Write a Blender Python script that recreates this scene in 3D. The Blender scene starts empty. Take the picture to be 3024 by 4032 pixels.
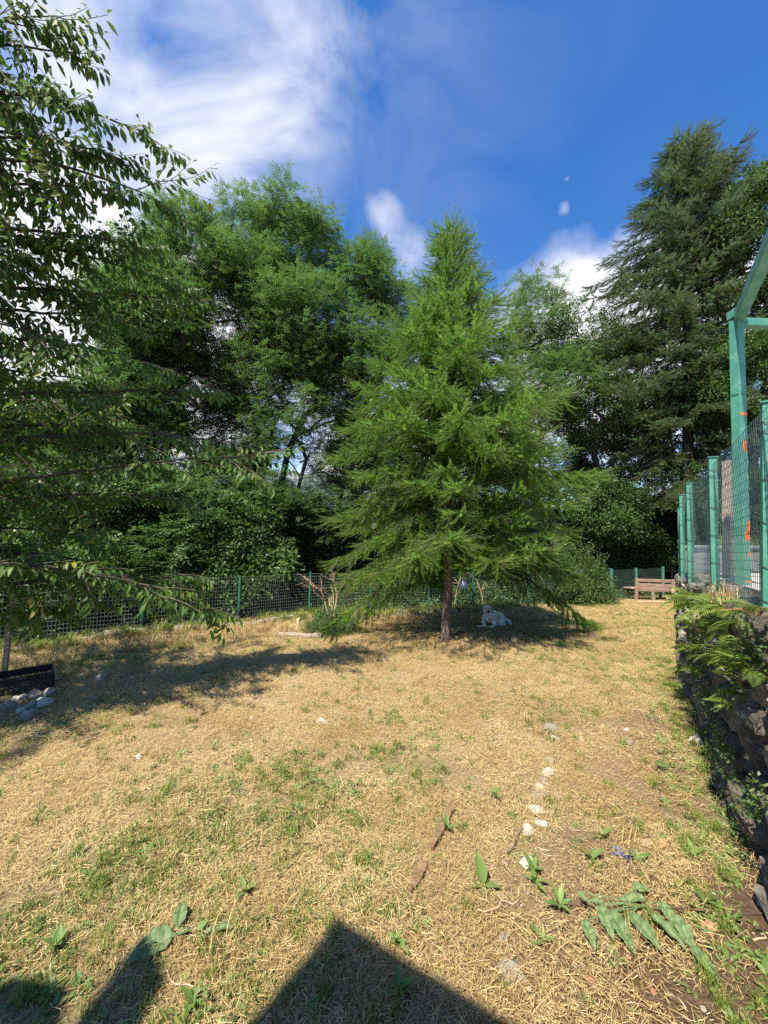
import bpy, bmesh, math, random
import numpy as np
from mathutils import Vector, Matrix, noise as mnoise
R = math.radians
PI = math.pi
rng = np.random.default_rng(7)
random.seed(7)
SC = bpy.context.scene
COL = SC.collection

# ------------------------------------------------------------------ camera
CAMH = 1.6
PITCH = R(3.2)
ROLL = R(1.5)
SL, SX = 0.0524, 0.0262          # the lawn falls gently away and towards the left
F = 1514.0                       # focal length in photo pixels (3024 x 4032)
cam = bpy.data.cameras.new('camera')
cam_o = bpy.data.objects.new('camera', cam)
COL.objects.link(cam_o)
cam.sensor_fit = 'VERTICAL'
cam.sensor_height = 36.0
cam.lens = 36.0 * F / 4032.0
cam.clip_start = 0.05
cam.clip_end = 12000
cam_o.location = (0, 0, CAMH)
cam_o.rotation_euler = (Matrix.Rotation(R(90) + PITCH, 3, 'X') @ Matrix.Rotation(ROLL, 3, 'Z')).to_euler()
SC.camera = cam_o

# ------------------------------------------------------------------ sun, sky, exposure
SUN_EL = R(56)
SHADOW = Vector((0.60, 0.80)).normalized()        # the way shadows fall on the ground
sun = bpy.data.lights.new('sun', 'SUN')
sun.energy = 4.8
sun.angle = R(0.55)
sun.color = (1.0, 0.91, 0.76)
sun_o = bpy.data.objects.new('sun', sun)
COL.objects.link(sun_o)
sd = Vector((SHADOW.x * math.cos(SUN_EL), SHADOW.y * math.cos(SUN_EL), -math.sin(SUN_EL)))
sun_o.rotation_euler = sd.to_track_quat('-Z', 'Y').to_euler()

world = bpy.data.worlds.new('World')
SC.world = world
world.use_nodes = True
SC.view_settings.view_transform = 'Standard'
SC.view_settings.look = 'None'
SC.view_settings.gamma = 1.0
SC.view_settings.exposure = 1.12
SC.view_settings.use_curve_mapping = False
SC.cycles.max_bounces = 6
SC.cycles.diffuse_bounces = 3
SC.cycles.glossy_bounces = 2
SC.cycles.transmission_bounces = 4
SC.cycles.transparent_max_bounces = 6
SC.cycles.caustics_reflective = False
SC.cycles.caustics_refractive = False
SC.cycles.sample_clamp_indirect = 4.0
SC.cycles.use_denoising = False

def ray(px, py):
    u0 = (px - 1512) / F
    v0 = (2016 - py) / F
    u = u0 * math.cos(ROLL) - v0 * math.sin(ROLL)
    v = u0 * math.sin(ROLL) + v0 * math.cos(ROLL)
    return Vector((u, math.cos(PITCH) - v * math.sin(PITCH), math.sin(PITCH) + v * math.cos(PITCH)))

def at(px, py, Y):
    d = ray(px, py)
    return Vector((0, 0, CAMH)) + d * (Y / d.y)

def gp(px, py, z=0.0):
    d = ray(px, py)
    return Vector((0, 0, CAMH)) + d * ((z - CAMH) / (d.z + SL * d.y - SX * d.x))

def build_world():
    nt = world.node_tree
    N, L = nt.nodes, nt.links
    N.clear()
    out = N.new('ShaderNodeOutputWorld')
    bg = N.new('ShaderNodeBackground')
    bg.inputs['Strength'].default_value = 0.078
    sky = N.new('ShaderNodeTexSky')
    sky.sky_type = 'NISHITA'
    sky.sun_disc = False
    sky.sun_elevation = SUN_EL
    sky.sun_rotation = math.atan2(-SHADOW.x, -SHADOW.y)
    sky.altitude = 900
    sky.air_density = 1.0
    sky.dust_density = 0.3
    sky.ozone_density = 2.2
    hsv = N.new('ShaderNodeHueSaturation')
    hsv.inputs['Hue'].default_value = 0.506
    hsv.inputs['Saturation'].default_value = 1.30
    hsv.inputs['Value'].default_value = 1.55
    L.new(sky.outputs[0], hsv.inputs['Color'])
    tc = N.new('ShaderNodeTexCoord')
    nrm = N.new('ShaderNodeVectorMath'); nrm.operation = 'NORMALIZE'
    L.new(tc.outputs['Generated'], nrm.inputs[0])
    sep = N.new('ShaderNodeSeparateXYZ')
    L.new(nrm.outputs[0], sep.inputs[0])

    def math_(op, a, b=None, c=None, clamp=False):
        m = N.new('ShaderNodeMath'); m.operation = op; m.use_clamp = clamp
        for i, v in enumerate((a, b, c)):
            if v is None: continue
            if isinstance(v, (int, float)): m.inputs[i].default_value = v
            else: L.new(v, m.inputs[i])
        return m.outputs[0]

    def blob(px, py, deg):
        c = ray(px, py).normalized()
        dn = N.new('ShaderNodeVectorMath'); dn.operation = 'DOT_PRODUCT'
        dn.inputs[1].default_value = c
        L.new(warp.outputs[0], dn.inputs[0])
        k = 1.0 / (1 - math.cos(R(deg)))
        return math_('EXPONENT', math_('MULTIPLY', math_('SUBTRACT', dn.outputs['Value'], 1.0), k))

    # a cloud layer seen from below: direction projected on a plane
    den = math_('ADD', math_('MAXIMUM', sep.outputs[2], 0.0), 0.25)
    cx = math_('DIVIDE', sep.outputs[0], den)
    cy = math_('DIVIDE', sep.outputs[1], den)
    comb = N.new('ShaderNodeCombineXYZ')
    L.new(cx, comb.inputs[0]); L.new(cy, comb.inputs[1])
    n0 = N.new('ShaderNodeTexNoise'); n0.inputs['Scale'].default_value = 2.2; n0.inputs['Detail'].default_value = 5
    L.new(comb.outputs[0], n0.inputs['Vector'])
    # warped direction for the masks
    sub = N.new('ShaderNodeVectorMath'); sub.operation = 'SUBTRACT'; sub.inputs[1].default_value = (.5, .5, .5)
    L.new(n0.outputs['Color'], sub.inputs[0])
    scl = N.new('ShaderNodeVectorMath'); scl.operation = 'SCALE'; scl.inputs['Scale'].default_value = 0.18
    L.new(sub.outputs[0], scl.inputs[0])
    addv = N.new('ShaderNodeVectorMath'); addv.operation = 'ADD'
    L.new(nrm.outputs[0], addv.inputs[0]); L.new(scl.outputs[0], addv.inputs[1])
    warp = N.new('ShaderNodeVectorMath'); warp.operation = 'NORMALIZE'
    L.new(addv.outputs[0], warp.inputs[0])
    # stretched fibrous noise for the high wisps
    mp = N.new('ShaderNodeMapping')
    mp.inputs['Rotation'].default_value = (R(10), R(25), R(15))
    mp.inputs['Scale'].default_value = (1.25, 1.15, 1.5)
    L.new(nrm.outputs[0], mp.inputs['Vector'])
    n1 = N.new('ShaderNodeTexNoise'); n1.inputs['Scale'].default_value = 2.3; n1.inputs['Detail'].default_value = 9
    n1.inputs['Roughness'].default_value = 0.52; n1.inputs['Distortion'].default_value = 1.1
    L.new(mp.outputs[0], n1.inputs['Vector'])
    n2 = N.new('ShaderNodeTexNoise'); n2.inputs['Scale'].default_value = 9; n2.inputs['Detail'].default_value = 8
    n2.inputs['Roughness'].default_value = 0.55
    L.new(nrm.outputs[0], n2.inputs['Vector'])

    def add(*a):
        r = a[0]
        for x in a[1:]: r = math_('ADD', r, x)
        return r
    wmask = add(blob(250, 100, 13), math_('MULTIPLY', blob(750, 300, 8), .9), math_('MULTIPLY', blob(1100, 60, 7), .6),
                math_('MULTIPLY', blob(500, -700, 24), .6))
    wm = math_('MULTIPLY', math_('MINIMUM', wmask, 1.0), math_('MULTIPLY_ADD', n1.outputs['Fac'], 3.8, -1.42), clamp=True)
    cmask = add(math_('MULTIPLY', blob(1600, 1000, 3.4), .62), math_('MULTIPLY', blob(1530, 800, 2.6), .5),
                math_('MULTIPLY', blob(2330, 1210, 3.2), 1.2), math_('MULTIPLY', blob(2700, 1250, 8), 1.3),
                math_('MULTIPLY', blob(150, 1000, 14), .8), math_('MULTIPLY', blob(600, 1400, 14), 1.2), blob(1450, 1750, 16),
                math_('MULTIPLY', blob(2180, 862, .8), .37), math_('MULTIPLY', blob(2195, 735, .5), .32),
                math_('MULTIPLY', blob(2300, 1550, 14), 1.2), math_('MULTIPLY', blob(100, 1750, 15), .6))
    cm = math_('MULTIPLY', math_('MULTIPLY_ADD', n2.outputs['Fac'], 1.6, -0.1), cmask)
    cm = math_('MULTIPLY_ADD', cm, 1.9, -0.42, clamp=True)
    # distant cloud bank low over the horizon all round
    low = math_('SUBTRACT', 0.27, sep.outputs[2])
    lowm = math_('MULTIPLY_ADD', math_('MULTIPLY', low, n2.outputs['Fac']), 7.0, -0.15, clamp=True)
    tot = math_('MAXIMUM', math_('MAXIMUM', math_('MULTIPLY', wm, 0.86), cm), math_('MULTIPLY', lowm, .75))
    mix = N.new('ShaderNodeMixRGB')
    mix.inputs['Color2'].default_value = (6.4, 6.5, 6.9, 1)
    L.new(tot, mix.inputs['Fac'])
    L.new(hsv.outputs[0], mix.inputs['Color1'])
    L.new(mix.outputs[0], bg.inputs['Color'])
    L.new(bg.outputs[0], out.inputs['Surface'])
build_world()

# ------------------------------------------------------------------ materials
MATS = {}
def nodes_of(m):
    m.use_nodes = True
    nt = m.node_tree
    return nt, nt.nodes, nt.links, nt.nodes['Principled BSDF']

def ramp(N, stops):
    r = N.new('ShaderNodeValToRGB')
    el = r.color_ramp.elements
    while len(el) < len(stops): el.new(0.5)
    for e, (p, c) in zip(el, stops):
        e.position = p; e.color = (*c, 1)
    return r

def mat_noise(name, stops, scale=6, detail=6, rough=0.85, bump=0.0, bump_scale=None, stretch=(1, 1, 1), coord='Object', metallic=0, spec=0.3, rnd=0.0):
    if name in MATS: return MATS[name]
    m = bpy.data.materials.new(name)
    nt, N, L, b = nodes_of(m)
    tc = N.new('ShaderNodeTexCoord')
    mp = N.new('ShaderNodeMapping'); mp.inputs['Scale'].default_value = stretch
    L.new(tc.outputs[coord], mp.inputs['Vector'])
    n = N.new('ShaderNodeTexNoise'); n.inputs['Scale'].default_value = scale; n.inputs['Detail'].default_value = detail
    n.inputs['Roughness'].default_value = 0.62
    L.new(mp.outputs[0], n.inputs['Vector'])
    r = ramp(N, stops)
    if rnd:
        oi = N.new('ShaderNodeObjectInfo')
        ma = N.new('ShaderNodeMath'); ma.operation = 'MULTIPLY_ADD'
        L.new(oi.outputs['Random'], ma.inputs[0]); ma.inputs[1].default_value = rnd
        m2 = N.new('ShaderNodeMath'); m2.operation = 'SUBTRACT'; m2.inputs[1].default_value = rnd / 2
        L.new(n.outputs['Fac'], m2.inputs[0]); L.new(m2.outputs[0], ma.inputs[2])
        L.new(ma.outputs[0], r.inputs['Fac'])
    else:
        L.new(n.outputs['Fac'], r.inputs['Fac'])
    L.new(r.outputs[0], b.inputs['Base Color'])
    b.inputs['Roughness'].default_value = rough
    b.inputs['Metallic'].default_value = metallic
    b.inputs['Specular IOR Level'].default_value = spec
    if bump:
        n2 = N.new('ShaderNodeTexNoise'); n2.inputs['Scale'].default_value = bump_scale or scale * 3; n2.inputs['Detail'].default_value = 6
        L.new(mp.outputs[0], n2.inputs['Vector'])
        bp = N.new('ShaderNodeBump'); bp.inputs['Strength'].default_value = bump; bp.inputs['Distance'].default_value = 0.02
        L.new(n2.outputs['Fac'], bp.inputs['Height']); L.new(bp.outputs[0], b.inputs['Normal'])
    MATS[name] = m
    return m

def mat_leaf(name, stops, trans=0.35, rough=0.45, spec=0.45, tcol=(0.22, 0.42, 0.05)):
    """stops: ramp over a per-instance random value mixed with the leaf's own 'tone'"""
    if name in MATS: return MATS[name]
    m = bpy.data.materials.new(name)
    nt, N, L, b = nodes_of(m)
    oi = N.new('ShaderNodeObjectInfo')
    at_ = N.new('ShaderNodeAttribute'); at_.attribute_name = 'tone'
    mx = N.new('ShaderNodeMath'); mx.operation = 'MULTIPLY_ADD'; mx.inputs[1].default_value = 0.55
    m2 = N.new('ShaderNodeMath'); m2.operation = 'MULTIPLY'; m2.inputs[1].default_value = 0.45
    L.new(oi.outputs['Random'], m2.inputs[0])
    L.new(at_.outputs['Fac'], mx.inputs[0]); L.new(m2.outputs[0], mx.inputs[2])
    r = ramp(N, stops)
    L.new(mx.outputs[0], r.inputs['Fac'])
    L.new(r.outputs[0], b.inputs['Base Color'])
    b.inputs['Roughness'].default_value = rough
    b.inputs['Specular IOR Level'].default_value = spec
    tr = N.new('ShaderNodeBsdfTranslucent')
    hs = N.new('ShaderNodeMixRGB'); hs.blend_type = 'MIX'; hs.inputs['Fac'].default_value = 0.5
    hs.inputs['Color2'].default_value = (*tcol, 1)
    L.new(r.outputs[0], hs.inputs['Color1'])
    L.new(hs.outputs[0], tr.inputs['Color'])
    mix = N.new('ShaderNodeMixShader'); mix.inputs['Fac'].default_value = trans
    L.new(b.outputs[0], mix.inputs[1]); L.new(tr.outputs[0], mix.inputs[2])
    L.new(mix.outputs[0], N['Material Output'].inputs['Surface'])
    MATS[name] = m
    return m

ASH = mat_leaf('ash_leaf', [(0, (.045, .092, .030)), (.5, (.084, .160, .052)), (1, (.15, .24, .09))], trans=.40, tcol=(.18, .36, .06))
BROAD = mat_leaf('broad_leaf', [(0, (.030, .070, .016)), (.5, (.055, .115, .026)), (1, (.105, .180, .042))], trans=.34, tcol=(.15, .30, .03))
SHRUB = mat_leaf('shrub_leaf', [(0, (.040, .085, .018)), (.6, (.080, .145, .035)), (1, (.14, .20, .06))], trans=.35, tcol=(.2, .36, .05))
CHERRY = mat_leaf('cherry_leaf', [(0, (.030, .070, .013)), (.55, (.060, .130, .022)), (.9, (.11, .20, .034)), (1, (.26, .24, .05))], trans=.40, rough=.52, spec=.32, tcol=(.17, .33, .03))
LARCH = mat_leaf('larch_needle', [(0, (.070, .160, .014)), (.5, (.145, .295, .026)), (.85, (.23, .43, .055)), (1, (.42, .50, .16))], trans=.42, rough=.6, spec=.25, tcol=(.17, .42, .04))
OLDLARCH = mat_leaf('old_larch_needle', [(0, (.045, .095, .034)), (.5, (.088, .158, .052)), (.9, (.15, .22, .065)), (1, (.19, .23, .07))], trans=.32, rough=.6, spec=.25, tcol=(.13, .25, .05))
FERN = mat_leaf('fern_leaf', [(0, (.075, .13, .02)), (.6, (.15, .22, .035)), (1, (.27, .32, .07))], trans=.38, tcol=(.22, .38, .05))
GREEN = mat_leaf('grass_green', [(0, (.10, .16, .025)), (.5, (.19, .26, .045)), (.8, (.29, .32, .075)), (1, (.46, .42, .17))], trans=.3, rough=.6, tcol=(.25, .38, .06))
STRAW = mat_leaf('straw', [(0, (.17, .11, .05)), (.25, (.34, .235, .095)), (.55, (.50, .375, .17)), (.85, (.62, .50, .26)), (1, (.76, .66, .43))], trans=.12, rough=.62, spec=.3, tcol=(.6, .42, .18))
WEED = mat_leaf('weed_leaf', [(0, (.06, .13, .03)), (.5, (.11, .20, .045)), (1, (.20, .28, .08))], trans=.28, rough=.5, tcol=(.22, .40, .06))
NETTLE = mat_leaf('nettle_leaf', [(0, (.085, .15, .055)), (1, (.16, .24, .10))], trans=.2, rough=.65, tcol=(.2, .34, .08))

BARK = mat_noise('bark', [(0.3, (.020, .017, .014)), (.6, (.058, .050, .041)), (.8, (.12, .105, .088))], scale=9, rough=.95, bump=.7, stretch=(3, 3, .6))
BARKL = mat_noise('larch_bark', [(0.3, (.075, .050, .038)), (.55, (.17, .125, .10)), (.8, (.34, .28, .24))], scale=7, rough=.95, bump=.9, stretch=(3, 3, .7))
TWIG = mat_noise('twig_bark', [(0.3, (.10, .075, .05)), (.7, (.22, .18, .13))], scale=12, rough=.9)
DEAD = mat_noise('dead_wood', [(0.3, (.34, .25, .15)), (.7, (.58, .47, .32))], scale=10, rough=.85, bump=.3)
GREYWOOD = mat_noise('grey_wood', [(0.25, (.13, .105, .08)), (.5, (.27, .225, .18)), (.75, (.46, .41, .34))], scale=5, rough=.9, bump=.5, stretch=(1, 8, 8))
BENCHW = mat_noise('bench_wood', [(0.25, (.16, .10, .08)), (.5, (.30, .20, .16)), (.8, (.44, .33, .27))], scale=4, rough=.75, bump=.35, stretch=(1, 7, 7), rnd=.15)
BROWNWOOD = mat_noise('rotten_board', [(0.25, (.10, .060, .034)), (.5, (.215, .135, .078)), (.8, (.34, .235, .15))], scale=5, rough=.9, bump=.6, stretch=(2, 12, 12))
STONE = mat_noise('wall_stone', [(0.2, (.040, .034, .027)), (.45, (.095, .083, .067)), (.62, (.17, .155, .13)), (.78, (.38, .35, .30))], scale=5.5, rough=.93, bump=.8, bump_scale=14, rnd=.3)
STONEW = mat_noise('white_stone', [(0.25, (.26, .21, .16)), (.45, (.50, .44, .37)), (.7, (.72, .68, .61))], scale=9, rough=.9, bump=.7, bump_scale=24, rnd=.15)
STONEG = mat_noise('grey_stone', [(0.2, (.14, .12, .095)), (.5, (.27, .245, .20)), (.8, (.43, .395, .33))], scale=9, rough=.9, bump=.6, bump_scale=22, rnd=.15)
EARTH = mat_noise('earth', [(0.25, (.028, .021, .014)), (.5, (.060, .045, .030)), (.8, (.11, .085, .06))], scale=9, rough=1, bump=.9, bump_scale=25)
CONC = mat_noise('concrete', [(0.2, (.16, .16, .165)), (.5, (.25, .25, .255)), (.8, (.34, .335, .33))], scale=4, rough=.9, bump=.25, bump_scale=40)
PAVE = mat_noise('pale_paving', [(0.2, (.30, .25, .20)), (.5, (.44, .40, .35)), (.8, (.60, .57, .52))], scale=5, rough=.9, bump=.25, bump_scale=40)
BLACKP = mat_noise('black_plastic', [(0.3, (.012, .012, .012)), (.8, (.03, .03, .03))], scale=20, rough=.35, spec=.5)
BLUEP = mat_noise('blue_plastic', [(0.3, (.03, .04, .12)), (.8, (.10, .12, .28))], scale=20, rough=.4, spec=.5)
BAGW = mat_noise('bag_plastic', [(0.3, (.42, .42, .46)), (.7, (.70, .70, .74))], scale=14, rough=.35, spec=.5, bump=.5)
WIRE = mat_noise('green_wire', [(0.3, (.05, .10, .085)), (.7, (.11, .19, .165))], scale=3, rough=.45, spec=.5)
WIREFAR = mat_noise('pale_wire', [(0.3, (.08, .11, .10)), (.7, (.17, .21, .19))], scale=2, rough=.4, spec=.6)  # far mesh, toned down so its colour carries the tree shade
TIE = mat_noise('tie_wire', [(0.3, (.012, .03, .026)), (.8, (.03, .06, .05))], scale=20, rough=.5)
CABLE = mat_noise('cable_rubber', [(0.3, (.05, .035, .025)), (.8, (.10, .07, .05))], scale=20, rough=.6)
REDW = mat_noise('red_stem', [(0.3, (.24, .07, .04)), (.8, (.42, .16, .10))], scale=14, rough=.8)
TILE = mat_noise('brick_bit', [(0.3, (.30, .13, .075)), (.8, (.48, .25, .16))], scale=14, rough=.9)
MOSS = mat_noise('moss', [(0.3, (.05, .07, .012)), (.8, (.16, .18, .03))], scale=18, rough=1, bump=1)
CASTERM = mat_noise('caster_boards', [(0.3, (.14, .08, .05)), (.8, (.25, .16, .10))], scale=4, rough=.8)  # only for the added shadow caster behind the camera
DOGM = mat_noise('dog_fur', [(0.25, (.60, .51, .38)), (.5, (.76, .68, .54)), (.8, (.86, .80, .68))], scale=7, rough=1, bump=.4, bump_scale=45, spec=.1)
DOGD = mat_noise('dog_dark_skin', [(0.3, (.012, .010, .010)), (.8, (.03, .026, .025))], scale=30, rough=.4)
TAN = mat_noise('dog_ear_fur', [(0.25, (.34, .26, .19)), (.8, (.55, .47, .38))], scale=9, rough=1, bump=.8, bump_scale=60, spec=.1)

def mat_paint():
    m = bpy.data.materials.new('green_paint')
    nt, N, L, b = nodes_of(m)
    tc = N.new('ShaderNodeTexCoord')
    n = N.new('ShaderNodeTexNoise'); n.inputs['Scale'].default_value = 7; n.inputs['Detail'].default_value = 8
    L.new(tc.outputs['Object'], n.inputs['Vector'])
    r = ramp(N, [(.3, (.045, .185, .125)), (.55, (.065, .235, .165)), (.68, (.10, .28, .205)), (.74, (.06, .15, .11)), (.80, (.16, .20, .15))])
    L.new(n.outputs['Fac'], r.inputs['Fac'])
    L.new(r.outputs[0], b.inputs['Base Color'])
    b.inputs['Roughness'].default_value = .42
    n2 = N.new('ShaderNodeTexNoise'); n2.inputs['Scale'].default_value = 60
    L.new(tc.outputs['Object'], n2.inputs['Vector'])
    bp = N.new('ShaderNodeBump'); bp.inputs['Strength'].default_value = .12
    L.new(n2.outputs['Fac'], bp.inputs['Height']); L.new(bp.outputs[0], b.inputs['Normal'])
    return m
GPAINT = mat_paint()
GPAINT_SHADE = mat_noise('dark_green_paint', [(.3, (.018, .095, .065)), (.7, (.035, .15, .105))], scale=6, rough=.45)  # post paint darkened to put the tree shade into its colour
ORANGE = mat_noise('orange_primer', [(0.3, (.62, .13, .025)), (.6, (.78, .20, .04)), (.8, (.80, .33, .14))], scale=30, rough=.6)

def mat_ground():
    m = bpy.data.materials.new('ground')
    nt, N, L, b = nodes_of(m)
    tc = N.new('ShaderNodeTexCoord')
    def noi(s, d=6, v=None):
        n = N.new('ShaderNodeTexNoise'); n.inputs['Scale'].default_value = s; n.inputs['Detail'].default_value = d
        n.inputs['Roughness'].default_value = .65
        L.new(tc.outputs['Object'], n.inputs['Vector']); return n.outputs['Fac']
    straw = ramp(N, [(.25, (.15, .10, .055)), (.5, (.34, .25, .14)), (.72, (.50, .39, .23))]); L.new(noi(38), straw.inputs['Fac'])
    soil = ramp(N, [(.25, (.055, .036, .024)), (.5, (.115, .075, .048)), (.75, (.21, .145, .10))]); L.new(noi(45), soil.inputs['Fac'])
    grn = ramp(N, [(.25, (.06, .075, .02)), (.75, (.17, .18, .06))]); L.new(noi(30), grn.inputs['Fac'])
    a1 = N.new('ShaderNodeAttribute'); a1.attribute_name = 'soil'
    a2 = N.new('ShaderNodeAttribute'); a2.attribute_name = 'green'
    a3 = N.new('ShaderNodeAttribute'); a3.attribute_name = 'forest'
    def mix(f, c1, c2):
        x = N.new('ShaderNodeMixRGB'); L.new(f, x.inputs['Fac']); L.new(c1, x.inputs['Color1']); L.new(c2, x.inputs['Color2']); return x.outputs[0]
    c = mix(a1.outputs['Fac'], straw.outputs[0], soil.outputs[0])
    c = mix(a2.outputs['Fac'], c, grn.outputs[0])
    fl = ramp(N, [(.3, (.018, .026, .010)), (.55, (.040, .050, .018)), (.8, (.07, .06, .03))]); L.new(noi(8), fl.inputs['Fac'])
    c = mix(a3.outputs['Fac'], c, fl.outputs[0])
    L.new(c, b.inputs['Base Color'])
    b.inputs['Roughness'].default_value = 1
    b.inputs['Specular IOR Level'].default_value = .1
    bp = N.new('ShaderNodeBump'); bp.inputs['Strength'].default_value = .9; bp.inputs['Distance'].default_value = .03
    L.new(noi(60, 8), bp.inputs['Height']); L.new(bp.outputs[0], b.inputs['Normal'])
    return m
GROUND = mat_ground()

# ------------------------------------------------------------------ object helpers
def link(o, parent=None):
    COL.objects.link(o)
    if parent is not None: o.parent = parent
    return o

def tag(o, label=None, cat=None, group=None, kind=None):
    if label: o['label'] = label
    if cat: o['category'] = cat
    if group: o['group'] = group
    if kind: o['kind'] = kind
    return o

def empty(name, loc=(0, 0, 0), rot=(0, 0, 0), label=None, cat=None, group=None):
    o = bpy.data.objects.new(name, None)
    o.location = loc; o.rotation_euler = rot
    o.empty_display_size = .1
    link(o)
    return tag(o, label, cat, group)

def copy_tree(o, parent=None):
    c = o.copy(); link(c)
    c.parent = parent
    for ch in o.children: copy_tree(ch, c)
    return c

class G:
    """collects faces of one mesh"""
    def __init__(s): s.v = []; s.f = []; s.t = []; s.m = []
    def add(s, vs, fs, tone=0.5, mi=0):
        b = len(s.v)
        s.v.extend([tuple(p) for p in vs])
        s.f.extend([tuple(b + i for i in f) for f in fs])
        s.t.extend([tone] * len(vs)); s.m.extend([mi] * len(fs))
    def box(s, c, size, rot=None, tone=.5, mi=0, taper=1.0, jit=0.0):
        hx, hy, hz = size[0] / 2, size[1] / 2, size[2] / 2
        vs = []
        for z in (-1, 1):
            k = taper if z > 0 else 1
            for x, y in ((-1, -1), (1, -1), (1, 1), (-1, 1)):
                p = Vector((x * hx * k, y * hy * k, z * hz))
                if jit: p += Vector((random.uniform(-jit, jit), random.uniform(-jit, jit), random.uniform(-jit, jit)))
                if rot is not None: p = rot @ p
                vs.append(p + Vector(c))
        s.add(vs, [(3, 2, 1, 0), (4, 5, 6, 7), (0, 1, 5, 4), (1, 2, 6, 5), (2, 3, 7, 6), (3, 0, 4, 7)], tone, mi)
    def tube(s, pts, rad, n=6, tone=.5, mi=0, cap=True):
        pts = [Vector(p) for p in pts]
        if not hasattr(rad, '__len__'): rad = [rad] * len(pts)
        vs = []; up = None
        for i, p in enumerate(pts):
            d = (pts[min(i + 1, len(pts) - 1)] - pts[max(i - 1, 0)])
            if d.length < 1e-9: d = Vector((0, 0, 1))
            d.normalize()
            if up is None:
                up = Vector((1, 0, 0)) if abs(d.x) < .9 else Vector((0, 1, 0))
            a = (up - d * up.dot(d)).normalized(); up = a
            bb = d.cross(a)
            for k in range(n):
                t = 2 * PI * k / n
                vs.append(p + (a * math.cos(t) + bb * math.sin(t)) * rad[i])
        fs = []
        for i in range(len(pts) - 1):
            for k in range(n):
                k2 = (k + 1) % n
                fs.append((i * n + k, i * n + k2, (i + 1) * n + k2, (i + 1) * n + k))
        if cap:
            fs.append(tuple(range(n))[::-1]); fs.append(tuple((len(pts) - 1) * n + k for k in range(n)))
        s.add(vs, fs, tone, mi)
    def leaf(s, base, d, nrm, L, W, tone=.5, fold=.18, droop=0.0, seg=3, mi=0):
        """a folded, pointed leaf: midrib plus two edges"""
        base = Vector(base); d = Vector(d).normalized(); nrm = Vector(nrm)
        side = d.cross(nrm)
        if side.length < 1e-4: side = d.cross(Vector((.3, .5, .8)))
        side.normalize(); nrm = side.cross(d).normalized()
        prof = {2: [0, .9, 0], 3: [0.0, .95, .75, 0], 4: [0, .75, 1, .62, 0], 5: [0, .62, 1, .88, .48, 0]}[seg]
        vs = []; fs = []
        for i in range(seg + 1):
            t = i / seg
            c = base + d * (L * t) - Vector((0, 0, 1)) * (droop * L * t * t)
            if i in (0, seg): vs.append(c)
            else:
                w = W * .5 * prof[i]
                vs += [c + side * w + nrm * (w * fold * 2), c, c - side * w + nrm * (w * fold * 2)]
        fs += [(0, 2, 1), (0, 3, 2)]
        for i in range(1, seg - 1):
            a = 1 + (i - 1) * 3; b = a + 3
            fs += [(a, a + 1, b + 1, b), (a + 1, a + 2, b + 2, b + 1)]
        a = 1 + (seg - 2) * 3; e = len(vs) - 1
        fs += [(a, a + 1, e), (a + 1, a + 2, e)]
        b0 = len(s.t); s.add(vs, fs, tone, mi)
        if seg >= 3:            # paler midrib
            for i in range(seg - 1): s.t[b0 + 2 + 3 * i] += .28
    def rhomb(s, base, d, side, L, W, tone=.5, mi=0):
        base = Vector(base); d = Vector(d); side = Vector(side)
        s.add([base, base + d * L * .45 + side * W * .5, base + d * L, base + d * L * .45 - side * W * .5], [(0, 1, 2, 3)], tone, mi)
    def mesh(s, name, mats, smooth=False):
        me = bpy.data.meshes.new(name)
        me.from_pydata(s.v, [], s.f)
        a = me.attributes.new('tone', 'FLOAT', 'POINT')
        a.data.foreach_set('value', np.asarray(s.t, dtype=np.float32))
        if not isinstance(mats, (list, tuple)): mats = [mats]
        for m in mats: me.materials.append(m)
        if len(mats) > 1: me.polygons.foreach_set('material_index', np.asarray(s.m, dtype=np.int32))
        if smooth: me.polygons.foreach_set('use_smooth', np.ones(len(s.f), dtype=bool))
        me.update()
        return me
    def build(s, name, mats, parent=None, smooth=False, loc=None):
        o = bpy.data.objects.new(name, s.mesh(name, mats, smooth))
        if loc is not None: o.location = loc
        return link(o, parent)

def bevel(o, w=.006, seg=2):
    m = o.modifiers.new('bevel', 'BEVEL'); m.width = w; m.segments = seg; m.limit_method = 'ANGLE'
    return o

def rvec():
    v = Vector((random.gauss(0, 1), random.gauss(0, 1), random.gauss(0, 1)))
    return v.normalized()

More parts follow.
